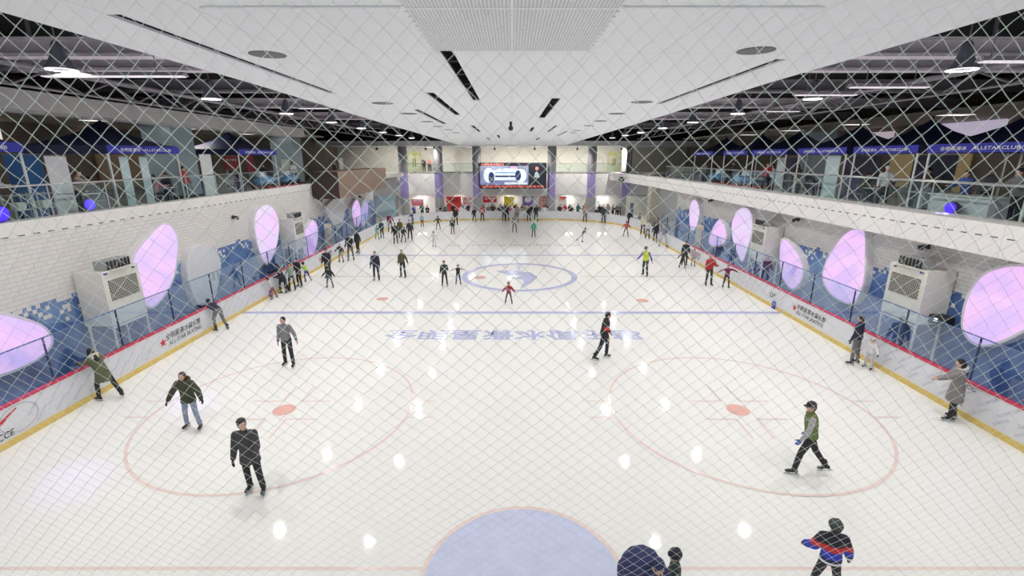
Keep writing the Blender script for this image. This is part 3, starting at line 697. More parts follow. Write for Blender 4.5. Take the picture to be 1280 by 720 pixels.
lettering('全明星滑冰俱乐部欢迎您光临滑冰场', SR, FX(.1, 3.67), 7.4, .26, t, 'screen_text'); lettering('全明星滑冰俱乐部', SR, FX(-2.3, 6.2), 2.7, .24, t, 'screen_text');
# posters on the back wall of the lobby
def poster(x0, x1, z0, z1, col, lab, txt=None, tcol=None, y=59.35, strip_=None):
    t = thing('poster', lab, 'poster', ((x0+x1)/2, y, z0))
    q = MB(); q.box(x0, x1, y, y+.04, z0, z1); q.build('board', mat('poster_%02d%02d%02d' % tuple(int(c*99) for c in col), col, .5), t)
    q = MB()
    for x in (x0+.1, x1-.1): q.tube([(x, y+.06, 0), (x, y+.06, z0+.1)], .02, 6)
    q.tube([(x0+.1, y+.06, .05), (x1-.1, y+.06, .05)], .02, 6); q.build('stand', GREYM, t)
    if strip_:
        a, b_, c_ = strip_; q = MB(); q.box(x0+.02, x1-.02, y-.008, y, z0+a*(z1-z0), z0+b_*(z1-z0)); q.build('band', mat('poster_band_%02d%02d%02d' % tuple(int(c*99) for c in c_), c_, .5), t)
    for k, s_ in enumerate(txt or []):
        hh = (z1-z0)*.30; zz = z1-(z1-z0)*(.24+.34*k); lettering(s_, tcol or WPRINT, basis(((x0+x1)/2, y-.014, zz), (1, 0, 0), (0, 0, 1)), (x1-x0)*.8, hh, t, 'poster_text')
PR = (.72, .05, .05)
poster(-12.5, -11.0, 1.2, 2.0, (.70, .20, .24), 'small pink poster right of the leftmost far column', ['滑冰'])
poster(-8.15, -6.3, .5, 2.35, PR, 'large red poster right of the second far column', ['星'], mat('print_dark_red', (.3, .02, .02), .5))
poster(-6.2, -4.85, 1.0, 2.35, (.66, .60, .60), 'white poster with red lettering beside the large red one', ['滑冰', '俱乐部'], RED)
poster(-3.6, -1.9, 1.4, 2.35, (.62, .03, .05), 'dark red and white banner under the left end of the screen', ['全明星'], strip_=(.0, .22, (.75, .7, .7)))
poster(-1.0, .25, 1.15, 2.35, (.85, .68, .05), 'plain yellow poster under the middle of the screen')
poster(1.3, 2.65, 1.25, 2.35, (.22, .16, .55), 'purple poster with a white cloud shape under the screen')
q = MB(); [q.poly([(x_, 59.34, z_) for x_, z_ in disc(cx_, cz_, r_, 20, ry=r_*.8)]) for cx_, cz_, r_ in ((1.97, 1.95, .42),)]; q.build('cloud_shape', WPRINT, [o for o in COL.objects if o.name.startswith('poster') and o.type == 'EMPTY' and abs(o.location.x-1.975) < .01][0])
poster(3.4, 4.3, 1.0, 2.35, (.72, .22, .18), 'light red poster just left of the column right of the screen', ['滑冰', '培训'])
poster(5.75, 6.75, .9, 2.35, (.66, .64, .60), 'white poster topped with red, right of the column right of the screen', ['冰'], RED, strip_=(.85, 1, (.6, .04, .05)))
poster(14.75, 16.3, .3, 1.95, (.72, .05, .03), 'red heart-like poster right of the rightmost far column', ['冰'], mat('print_orange', (.9, .3, .1), .5))
# picture wall far left
t = thing('picture_wall', 'grey-blue landscape picture board beyond the left wall end', 'picture', (-14.6, 55, 0))
q = MB(); q.box(-16.6, -13.3, 55.0, 55.15, .3, 2.75); q.build('picture_board', mat('mural_grey_blue', (.30, .42, .50), .4, var=.45, scale=.9), t)
q = MB(); q.poly([(-16.4, 54.99, .6), (-15.5, 54.99, 1.6), (-14.6, 54.99, 2.1), (-13.6, 54.99, 2.3), (-13.4, 54.99, 1.4), (-14.6, 54.99, 1.1)]); q.build('painted_hill', mat('mural_pale', (.45, .58, .62), .4, var=.2), t)
q = MB(); q.box(-16.7, -16.6, 55, 55.2, 0, 2.8); q.box(-13.3, -13.2, 55, 55.2, 0, 2.8); q.build('frame', GREYM, t)
# glass doors upstairs, balustrade
YEL = mat('door_frame_green', (.50, .52, .22), .5); DG = mat('door_glass', (.55, .55, .42), .2)
for i, x in enumerate((-12.75, 13.35)):
    t = D.objects.new('door_%d' % (i+1), None); COL.objects.link(t); t.location = (x, 63.9, 5.2); t['kind'] = 'structure'
    q = MB(); q.box(x-.85, x+.85, 63.85, 63.98, 7.3, 7.75)
    for xx in (-.78, 0, .78): q.box(x+xx-.07, x+xx+.07, 63.85, 63.98, 5.2, 7.4)
    q.build('door_frame', YEL, t)
    q = MB(); q.box(x-.75, x-.05, 63.9, 63.95, 5.25, 7.3); q.build('door_leaf', DG, t); q = MB(); q.box(x+.05, x+.75, 63.9, 63.95, 5.25, 7.3); q.build('door_leaf', DG, t)
    q = MB(); q.box(x-.16, x-.1, 63.8, 63.86, 5.9, 6.9); q.box(x+.1, x+.16, 63.8, 63.86, 5.9, 6.9); q.build('door_handle', DARK, t)
RG = m_glass('rail_glass', (.90, .95, .94), .006, fr=.10)
def glassrail(pts, z0, z1, lab, seg=2.0, post=.02, double=False):
    t = thing('glass_balustrade', lab, 'railing', (pts[0][0], pts[0][1], z0)); 
    rails = MB(); panes = []
    for (xa, ya), (xb, yb) in zip(pts[:-1], pts[1:]):
        L = math.hypot(xb-xa, yb-ya); n = max(1, int(L/seg)); d = Vector(((xb-xa)/L, (yb-ya)/L, 0)); nn = Vector((-d.y, d.x, 0))
        for k in range(n):
            a = Vector((xa, ya, 0))+d*(L*k/n+.04); b2 = Vector((xa, ya, 0))+d*(L*(k+1)/n-.04)
            q = MB(); q.prism([(a+nn*.006)+Vector((0, 0, z0+.05)), (b2+nn*.006)+Vector((0, 0, z0+.05)), (b2+nn*.006)+Vector((0, 0, z1-.06)), (a+nn*.006)+Vector((0, 0, z1-.06))], nn*-.012); q.build('glass_pane', RG, t)
            q = MB(); p0 = Vector((xa, ya, 0))+d*(L*k/n); q.tube([p0+Vector((0, 0, z0)), p0+Vector((0, 0, z1))], post, 8); q.build('post', STEEL, t)
        q = MB(); q.tube([(xa, ya, z1), (xb, yb, z1)], .03, 8)
        if double: o_ = nn*(-.22 if xa > 0 else .22); q.tube([Vector((xa, ya, z1-.02))+o_, Vector((xb, yb, z1-.02))+o_], .022, 8)
        q.build('handrail', STEEL, t, smooth=True)
    return t
glassrail([(-13.3, 59.85), (13.3, 59.85)], 5.3, 6.3, 'glass balustrade on the upper floor above the far wall')
glassrail([(-13.98, 2), (-13.98, 33.2)], 5.26, 6.22, 'steel and glass balustrade along the edge of the left gallery', double=True)
glassrail([(14.0, 44), (14.0, 2)], 5.26, 6.26, 'steel and glass balustrade along the edge of the right gallery', double=True)
# right far: stone pillar, counter, kiosks behind the corner boards
q = MB(); q.box(12.9, 13.7, 44.5, 45.6, 0, 4.36); tag(q.build('stone_pillar', mat('rough_stone', (.38, .36, .30), .8, var=.5, scale=4, bump=.6)), 'rough grey stone pillar at the end of the right mural wall', 'pillar')
t = thing('service_booth', 'pale service booth behind the far right corner boards', 'booth', (13.9, 53, 0))
q = MB(); q.box(12.9, 15.2, 52.4, 54.2, 0, 2.9); q.build('booth_wall', mat('booth_pale', (.55, .56, .50), .5), t); q = MB(); q.box(13.0, 13.35, 52.36, 52.4, .5, 2.2); q.build('window', mat('booth_window', (.12, .16, .22), .2), t)
t = thing('white_counter', 'white counter table behind the right corner boards', 'table', (12.2, 50.3, 0))
q = MB(); q.box(12.7, 14.0, 49.0, 50.0, 1.0, 1.1); q.build('table_top', OFFW, t, bevel=.02)
for xx in (12.8, 13.9):
    for yy in (49.1, 49.9): q = MB(); q.box(xx-.04, xx+.04, yy-.04, yy+.04, 0, 1.0); q.build('leg', OFFW, t)
# lobby lights (recessed, on the soffit of the far end) and gallery lights
def alight(name, loc, sx, sy, e, col=(1, .96, .9), rot=(0, 0, 0)):
    l = D.lights.new(name, 'AREA'); l.shape = 'RECTANGLE'; l.size = sx; l.size_y = sy; l.energy = e; l.color = col
    o = D.objects.new(name, l); COL.objects.link(o); o.location = loc; o.rotation_euler = rot; return o
def panel_light(x, y, z, sx, sy, e, lab, grp, col=(1, .96, .9)):
    t = thing('ceiling_panel_light', lab, 'ceiling lamp', (x, y, z), grp)
    q = MB(); q.box(x-sx/2-.04, x+sx/2+.04, y-sy/2-.04, y+sy/2+.04, z, z+.05); q.build('frame', OFFW, t)
    q = MB(); q.box(x-sx/2, x+sx/2, y-sy/2, y+sy/2, z-.012, z); q.build('diffuser', LAMPP, t)
    o = alight('panel_light', (0, 0, -.03), sx, sy, e, col); o.parent = t
LAMPP = mat('panel_glow', (.9, .9, .9), .3, emit=(1, .96, .9), estr=2.0)
for x in (-10, -5, 0, 5, 10): panel_light(x, 60.6, 8.2, 1.2, .5, 130, 'flat light panel under the far soffit', 'flat panels under the far soffit')
for x in (-11.5, -6.7, -.3, 7.2, 11.6): panel_light(x, 60.4, 2.48, 1.2, .3, 75, 'flat light panel in the lobby ceiling behind the far boards', 'flat panels in the lobby')
for sg, nm in ((-1, 'left'), (1, 'right')):
    for y in (9, 15, 21, 27, 33, 39): panel_light(sg*(18.6 if sg > 0 else 17.4), y, 8.72 if sg > 0 else 8.5, 1.1, .6, 95, 'flat light panel in the ceiling of the %s gallery' % nm, 'flat panels over the %s gallery' % nm, (1, .92, .86))

for i, (x, w) in enumerate(((-15.5, 'leftmost'), (-9.9, 'second from the left'), (-2.0, 'third from the left'), (2.6, 'third from the right'), (7.5, 'second from the right'), (12.6, 'rightmost'))):
    t = thing('spotlight', 'small black spotlight under the far soffit, %s' % w, 'spotlight', (x, 56.4, 8.0), 'spotlights under the far soffit')
    q = MB(); q.lathe((x, 56.4, 7.95), [(.10, -.2), (.12, .0), (.13, .14), (.10, .14), (.09, .02)], 14, 'Y'); q.build('lamp_can', DARK, t)
    q = MB(); q.tube([(x, 56.4, 8.05), (x, 56.4, 8.4)], .02, 6); q.build('bracket', DARK, t)
    l = D.lights.new('spot_light', 'SPOT'); l.energy = 2000; l.spot_size = R(125); l.spot_blend = .6; l.shadow_soft_size = .12; l.color = (1, .96, .91)
    o = D.objects.new('spot_light', l); COL.objects.link(o); o.parent = t; o.location = (0, .16, -.05); o.rotation_euler = (R(42), 0, 0)
for x, w in ((-2.2, 'left'), (2.2, 'right')): panel_light(x, -1.2, 8.3, 1.6, .8, 110, 'unseen fill panel added over the viewing gallery, %s of two' % w, 'fill panels added over the viewing gallery')  # fill lights added out of view to brighten the net
# ================================================================== GALLERIES
NAVY = mat('canopy_navy', (.012, .016, .075), .6, bump=.1); VAL_LIT = mat('canopy_valance_backlit', (.035, .04, .42), .6); POLE = mat('pole_white', (.72, .72, .72), .35)  # light shining through the valance is put into its brighter blue
def tent(cx, cy, sx, sy, lab, val=VAL_LIT, side=1):
    zt, zb, zp = 7.42, 7.15, 8.38
    t = thing('canopy_tent', lab, 'canopy tent', (cx, cy, 5), 'navy canopy tents on the %s gallery' % ('right' if side > 0 else 'left'))
    q = MB(); c = [(cx-sx/2, cy-sy/2), (cx+sx/2, cy-sy/2), (cx+sx/2, cy+sy/2), (cx-sx/2, cy+sy/2)]; i = 0
    rings = []
    for k, (f_, z) in enumerate(((1, zt), (.8, zt+.10), (.55, zt+.28), (.3, zt+.52), (.1, zt+.82), (.02, zp))):
        rings.append([Vector((cx+(x-cx)*f_, cy+(y-cy)*f_, z)) for x, y in c])
    for r in rings: q.v += r
    for k in range(len(rings)-1):
        for j in range(4): q.f.append([k*4+j, k*4+(j+1) % 4, k*4+4+(j+1) % 4, k*4+4+j])
    q.f.append([20, 21, 22, 23]); q.build('canopy_roof', NAVY, t)
    for j in range(4):
        (xa, ya), (xb, yb) = c[j], c[(j+1) % 4]; w = Vector((yb-ya, xa-xb, 0)).normalized()*-.012
        q = MB(); q.prism([(xa, ya, zb), (xb, yb, zb), (xb, yb, zt+.01), (xa, ya, zt+.01)], w); q.build('valance', val if (j in (1, 3)) else NAVY, t)
    for x, y in c:
        px_, py_ = cx+(x-cx)*.96, cy+(y-cy)*.96
        q = MB(); q.tube([(px_, py_, 5), (px_, py_, zt)], .035, 8); q.build('pole', POLE, t)
    q = MB(); q.lathe((cx, cy, zp-.05), [(.03, 0), (.05, .1), (.01, .2)], 8); q.build('finial', NAVY, t)
    xf = cx-side*sx/2-side*.025
    M = basis((xf, cy, (zb+zt)/2), (0, -side, 0), (0, 0, 1))
    lettering('全明星滑冰', WPRINT, basis((xf, cy+side*sy*.22, (zb+zt)/2), (0, -side, 0), (0, 0, 1)), sy*.26, .13, t, 'valance_lettering'); lettering('ALLSTARCLUB', WPRINT, basis((xf, cy-side*sy*.16, (zb+zt)/2), (0, -side, 0), (0, 0, 1)), sy*.4, .10, t, 'valance_lettering')
for i, (y0, y1_, nm) in enumerate(((13.3, 16.95, 'nearest'), (17.3, 20.6, 'second'), (21.0, 24.6, 'third'), (25.6, 29.2, 'fourth'), (29.8, 33.2, 'fifth'), (35.0, 38.5, 'farthest'))):
    tent(15.95, (y0+y1_)/2, 3.3, y1_-y0, 'navy canopy tent with blue valance painted backlit on the right gallery, %s from the camera' % nm, side=1)
for i, (y0, y1_, nm) in enumerate(((11.2, 14.6, 'cut by the left edge of the photo'), (17.6, 21.4, 'with its whole pyramid in view'), (26.0, 30.2, 'behind the first blue-grey column'))):
    tent(-16.1, (y0+y1_)/2, 3.2, y1_-y0, 'navy canopy tent on the left gallery, %s' % nm, side=-1)
q = MB()
COLB2 = mat('column_cladding', (.32, .42, .47), .25, .1, var=.08, scale=1)
for x, y, w, lab in ((-16.6, 23.9, 1.5, 'broad blue-grey clad column between two tents on the left gallery'), (-16.6, 36.2, 1.6, 'blue-grey clad column beside the brown balcony box'), (19.5, 31.5, 1.5, 'blue-grey clad column behind the right gallery tents'), (13.2, 57.5, .5, 'slim pale post at the far corner of the right gallery')):
    t = thing('clad_column', lab, 'column', (x, y, 5))
    q = MB(); q.box(x-w/2, x+w/2, y-w/2, y+w/2, 5.0 if w > 1 else 5.2, 8.6 if w > 1 else 8.3); q.build('cladding', COLB2 if w > 1 else OFFW, t, bevel=.06)
    q = MB(); q.box(x-w/2-.02, x+w/2+.02, y-w/2-.02, y+w/2+.02, 5.0 if w > 1 else 5.2, 5.22 if w > 1 else 5.4); q.build('plinth', DARK, t)
# roll-up banners
def banner(x, y, w, z1, lab, col=(.66, .70, .74), rz=0.0, z0=5.05, txt=None, tc=None):
    t = thing('roll_up_banner', lab, 'banner', (x, y, 5))
    q = MB(); q.obox((x, y, (z0+z1)/2), .02, w, z1-z0, rz=rz); q.build('banner_sheet', mat('banner_%02d%02d%02d' % tuple(int(c*99) for c in col), col, .5, var=.08, scale=3), t)
    q = MB(); q.obox((x, y, z0-.02), .2, w+.04, .06, rz=rz); q.obox((x, y, z1), .04, w+.02, .03, rz=rz); q.build('stand', GREYM, t)
    if txt:
        s = -1 if x > 0 else 1
        lettering(txt, tc or BLK, basis((x+s*.016, y, z0+(z1-z0)*.7), (0, s, 0), (0, 0, 1)), w*.8, (z1-z0)*.18, t, 'banner_lettering')
banner(-14.7, 15.75, .75, 7.05, 'white roll-up banner behind the left rail, nearest the camera', (.62, .62, .66))
banner(-14.9, 18.75, .42, 7.05, 'pale blue banner, left one of a pair under the pyramid tent', (.55, .68, .74)); banner(-14.9, 19.75, .42, 7.05, 'pale blue banner, right one of a pair under the pyramid tent', (.58, .70, .76))
banner(-14.6, 23.3, .85, 7.15, 'tall plain white banner in front of the broad blue-grey column', (.66, .68, .70))
banner(-16.0, 16.0, 1.2, 7.1, 'blue banner behind the nearest white one', (.02, .12, .35)); banner(-16.9, 29.4, 1.4, 7.1, 'red and white banner with lettering under the far left tent', (.55, .06, .05), z0=6.3, txt='滑冰学校', tc=WPRINT)
banner(-16.9, 31.5, .9, 7.2, 'dark red banner under the far left tent', (.32, .03, .04), z0=6.0); banner(-15.6, 33.6, 1.2, 6.9, 'pale green notice board beside the second clad column', (.52, .60, .50))
banner(14.6, 22.2, .95, 7.1, 'pale blue-grey banner standing on the right gallery between two tents', (.52, .62, .66)); banner(15.2, 27.6, .7, 7.0, 'pale banner under the fourth right tent', (.6, .66, .68))
banner(16.6, 19.2, 2.0, 7.1, 'dark slate display panel under the second right tent', (.08, .09, .14)); banner(16.6, 23.2, 2.4, 7.1, 'dark violet display panel under the third right tent', (.12, .10, .18)); banner(16.8, 29.6, 1.8, 7.0, 'dark grey display panel under the fifth right tent', (.10, .10, .16))
banner(-15.4, 44, 1.0, 7.0, 'white banner above the brown balcony box', (.6, .62, .63))
# shop front band behind the galleries
def shop(x, y, w, z0, z1, col, lab, e=1.0, txt=None):
    t = thing('shop_sign', lab, 'sign', (x, y, z0)); s = -1 if x > 0 else 1
    q = MB(); q.box(x-.06, x+.06, y-w/2, y+w/2, z0, z1); q.build('sign_box', em('shop_%02d%02d%02d' % tuple(int(c*99) for c in col), col, e), t)
    if txt: lettering(txt, RED, basis((x+s*.075, y, (z0+z1)/2), (0, s, 0), (0, 0, 1)), w*.6, (z1-z0)*.55, t, 'sign_lettering')
shop(22.5, 24.5, 3.6, 7.6, 8.7, (.55, .48, .62), 'lit lilac shop sign behind the second right tent', 1.3); shop(22.5, 31, 3.5, 7.5, 8.5, (.62, .52, .60), 'lit pinkish shop sign behind the third right tent', 1.1)
shop(22.5, 37.5, 3.0, 7.4, 8.3, (.5, .55, .6), 'lit pale shop sign behind the far right tents', 1.0)
shop(22.5, 17.5, 7.0, 5.3, 7.5, (.34, .29, .17), 'warm lit shop window behind the nearest right tent', .8); shop(22.5, 26.5, 5.0, 5.3, 7.3, (.32, .24, .12), 'warm lit shop window behind the third right tent', .6)
shop(-22.5, 21, 1.6, 7.5, 8.4, (.85, .78, .68), 'bright white lit shop sign high on the left wall', 1.6); shop(-22.5, 26.5, 1.4, 7.5, 8.2, (.85, .72, .58), 'bright warm lit sign left of the pyramid tent', 1.6)
shop(-22.5, 19.0, .8, 8.1, 8.4, (.02, .35, .22), 'small green exit sign on the left gallery wall', 1.2); shop(-22.5, 30.5, 8, 5.3, 7.3, (.10, .07, .04), 'dim brown shop window on the left gallery wall', .8)
shop(-22.5, 17, 5, 5.3, 7.2, (.05, .09, .06), 'dim green shop window at the near end of the left gallery', .8)
# blue stage lights on the gallery edge
BLUE = em('stage_blue', (.10, .03, .95), 1.4)
def stagelight(x, y, z, lab, r=.2, aim=()):
    t = thing('stage_light', lab, 'stage light', (x, y, z)); s = -1 if x > 0 else 1
    q = MB(); q.lathe((x, y, z), [(r*.55, -.16*s), (r, .0), (r, .12*s)], 18, 'X'); q.build('lamp_can', DARK, t, smooth=False)
    q = MB(); q.ell((x+s*.12, y, z), .12, r*1.0, r*.9); q.build('blue_lens', BLUE, t, smooth=True)
    q = MB(); q.box(x-.03, x+.03, y-.03, y+.03, 5.0, z-.02); q.build('foot', GREYM, t)
    for u, v in aim:
        tx, ty = gz(u, v); l = D.lights.new('stage_beam', 'SPOT'); l.energy = 1500; l.color = (.42, .30, 1); l.spot_size = R(13); l.spot_blend = 1.0; l.shadow_soft_size = .05
        o = D.objects.new('stage_beam', l); COL.objects.link(o); o.parent = t; o.location = (s*.3, 0, 0)
        o.rotation_euler = (Vector((tx, ty, 0))-Vector((x+s*.3, y, z))).to_track_quat('-Z', 'Y').to_euler()
stagelight(-14.25, 15.95, 5.48, 'glowing blue stage light behind the left gallery rail, farther of the two', aim=[(240, 500)]); stagelight(-14.25, 13.1, 5.5, 'glowing blue stage light at the left edge of the photo', .24, aim=[(95, 600)])
stagelight(14.35, 15.45, 5.42, 'glowing blue stage light in front of the white counter on the right gallery', .2, aim=[(890, 475), (1190, 600)])
t = thing('counter', 'white cloth-covered counter behind the right rail with a blue glow', 'table', (15.0, 15.6, 5))
q = MB(); q.box(14.55, 15.4, 14.55, 16.7, 5.0, 5.78); q.build('cloth', mat('counter_cloth', (.62, .63, .66), .6), t, bevel=.03); q = MB(); q.box(14.5, 15.45, 14.5, 16.75, 5.78, 5.82); q.build('counter_top', OFFW, t)
# tables and chairs
CHM = mat('chair_metal', (.45, .47, .48), .35, .5); CHS = mat('chair_seat', (.38, .42, .42), .6)
def table_proto():
    t = thing('cafe_table', 'small cafe table', 'table', (0, 0, 0))
    q = MB(); q.box(-.35, .35, -.35, .35, .72, .75); q.build('table_top', OFFW, t); q = MB(); q.tube([(0, 0, .03), (0, 0, .72)], .03, 8); q.build('pedestal', CHM, t)
    q = MB(); q.lathe((0, 0, 0), [(.25, 0), (.24, .03)], 16); q.build('base', CHM, t); return t
def chair_proto():
    t = thing('cafe_chair', 'metal cafe chair', 'chair', (0, 0, 0))
    q = MB(); q.box(-.2, .2, -.2, .2, .43, .46); q.build('seat', CHS, t)
    q = MB(); q.box(-.2, .2, -.2, -.17, .62, .86); q.build('backrest', CHS, t)
    for sx in (-1, 1):
        for sy in (-1, 1):
            q = MB(); q.tube([(sx*.2, sy*.2, 0), (sx*.18, sy*.18, .86 if sy < 0 else .44)], .014, 6); q.build('leg', CHM, t)
    return t
def copy_tree(o, parent=None):
    c = o.copy(); COL.objects.link(c); c.parent = parent
    for ch in list(o.children):
        copy_tree(ch, c)
    return c
tp = cp_ = None
used = [0, 0]
def put_table(x, y, lab):
    global tp
    if tp is None: tp = table_proto(); o = tp
    else: o = copy_tree(tp)
    o.location = (x, y, 5.0); o['label'] = lab; o['group'] = 'cafe tables on the galleries'; return o
def put_chair(x, y, rz, lab):
    global cp_
    if cp_ is None: cp_ = chair_proto(); o = cp_
    else: o = copy_tree(cp_)
    o.location = (x, y, 5.0); o.rotation_euler = (0, 0, rz); o['label'] = lab; o['group'] = 'cafe chairs on the galleries'; return o
TY = [(-15.2, 13.4, 'left', 'behind the glowing stage light at the photo edge'), (-15.5, 17.3, 'left', 'between the nearest white banner and the paired banners'), (-15.2, 20.9, 'left', 'right of the paired pale banners'), (-15.4, 26.9, 'left', 'under the far left tent'), (-15.4, 31.2, 'left', 'beside the kiddie ride'),
      (15.6, 18.2, 'right', 'beyond the white counter'), (15.6, 20.6, 'right', 'under the second right tent'), (15.4, 24.4, 'right', 'under the third right tent'), (15.5, 27.0, 'right', 'under the fourth right tent'), (15.3, 33.8, 'right', 'beyond the fifth right tent')]
for x, y, sd, w in TY:
    put_table(x, y, 'white cafe table on the %s gallery %s' % (sd, w))
    put_chair(x+.1, y-.62, 0, 'near metal chair at the table %s' % w); put_chair(x-.1, y+.62, PI, 'far metal chair at the table %s' % w)
# kiddie rides and shelf
def ride(x, y, lab, side, c1=(.16, .35, .62)):
    t = thing('kiddie_ride', lab, 'coin ride', (x, y, 5))
    q = MB(); q.loft([((x, y-.95, 5.55), (.3, 0, 0), (0, 0, .16)), ((x, y-.6, 5.62), (.42, 0, 0), (0, 0, .3)), ((x, y, 5.66), (.46, 0, 0), (0, 0, .34)), ((x, y+.6, 5.62), (.42, 0, 0), (0, 0, .3)), ((x, y+.95, 5.55), (.28, 0, 0), (0, 0, .16))], 16)
    q.build('ride_body', mat('ride_blue', c1, .3, var=.2), t, smooth=True)
    q = MB(); q.loft([((x, y-.4, 5.9), (.3, 0, 0), (0, .3, 0)), ((x, y-.35, 6.2), (.26, 0, 0), (0, .28, 0))], 14); q.build('windscreen', mat('ride_white', (.7, .75, .8), .3), t)
    for sx in (-.38, .38):
        for sy in (-.55, .55): q = MB(); q.lathe((x+sx-.05, y+sy, 5.42), [(.2, 0), (.22, .02), (.22, .1), (.2, .12)], 16, 'X'); q.build('wheel', DARK, t)
    q = MB(); q.box(x-.4, x+.4, y-1, y+1, 5.0, 5.2); q.build('ride_base', mat('ride_red', (.5, .04, .05), .4), t, bevel=.03)
ride(-14.9, 32.3, 'blue and white toy car ride at the far end of the left gallery', -1, (.25, .45, .75)); ride(-15.0, 29.2, 'dark blue toy car ride left of the lighter one', -1, (.05, .06, .15)); ride(14.9, 31.2, 'light blue toy car ride on the right gallery under the fifth tent', 1, (.22, .45, .68)); ride(14.9, 35.2, 'deep blue toy car ride farthest along the right gallery', 1, (.02, .08, .5))
# red skate boxes along the far part of each rail
for x, y0, n, sd in ((14.5, 28.6, 8, 'right'), (-14.35, 28.5, 6, 'left')):
    for k in range(n):
        q = MB(); q.box(x-.17, x+.17, y0+k*.78-.28, y0+k*.78+.28, 5.0, 5.32); o = q.build('red_flower_box', mat('flowers_red', (.55, .05, .05), .6, var=.6, scale=9), bevel=.04)
        tag(o, 'low red flower box in the row at the foot of the far %s gallery rail' % sd, 'flower box', 'red flower boxes at the %s rail' % sd)
# white folding shelf near left edge
for k, y in enumerate((14.0, 14.75)):
    t = thing('wire_shelf', 'silver wire shelf rack behind the left rail, %s of two' % ('left' if k == 0 else 'right'), 'shelf', (-14.5, y, 5))
    for sx in (-.15, .15):
        for sy in (-.27, .27): q = MB(); q.tube([(-14.5+sx, y+sy, 5), (-14.5+sx, y+sy, 5.98)], .022, 6); q.build('leg', CHM, t)
    for z in (5.15, 5.5, 5.92): q = MB(); q.box(-14.68, -14.32, y-.28, y+.28, z, z+.03); q.build('shelf_board', CHM, t)
    q = MB(); q.obox((-14.5, y, 5.63), .2, .3, .2, rz=.2); tag(q.build('carton', mat('carton', (.5, .52, .5), .6)), 'small pale box on the middle of the %s silver wire rack' % ('left' if k == 0 else 'right'), 'box')
# ================================================================== PEOPLE
CACHE = {}; USERS = {}; SIMPLE = {}
def fused(key, fn, name, m, parent, voxel):
    if key not in CACHE:
        q = MB(); fn(q)
        if not q.v: CACHE[key] = None; return None
        CACHE[key] = q.mesh(name, True)
        o = D.objects.new(name, CACHE[key]); r = o.modifiers.new('fuse', 'REMESH'); r.mode = 'VOXEL'; r.voxel_size = voxel; r.use_smooth_shade = True
        sm = o.modifiers.new('soft', 'SMOOTH'); sm.iterations = 3; sm.factor = .5
        USERS[key] = []
    elif CACHE[key] is None: return None
    else: o = D.objects.new(name, CACHE[key])
    COL.objects.link(o); o.parent = parent; USERS[key].append((o, m)); return o
def finish_fused():
    dg = bpy.context.evaluated_depsgraph_get()
    for key, us in USERS.items():
        o = us[0][0]; me = D.meshes.new_from_object(o.evaluated_get(dg)); me.shade_smooth(); me.materials.clear(); me.materials.append(None)
        o.modifiers.clear()
        for u, m in us: u.data = me; own(u, m)
def simple(key, fn, name, m, parent, loc=(0, 0, 0), rot=(0, 0, 0), sc=1.0, smooth=True):
    if key not in SIMPLE:
        q = MB(); fn(q); SIMPLE[key] = q.mesh(name, smooth); SIMPLE[key].materials.append(None)
    o = D.objects.new(name, SIMPLE[key]); COL.objects.link(o); own(o, m); o.parent = parent; o.location = loc; o.rotation_euler = rot; o.scale = (sc, sc, sc); return o

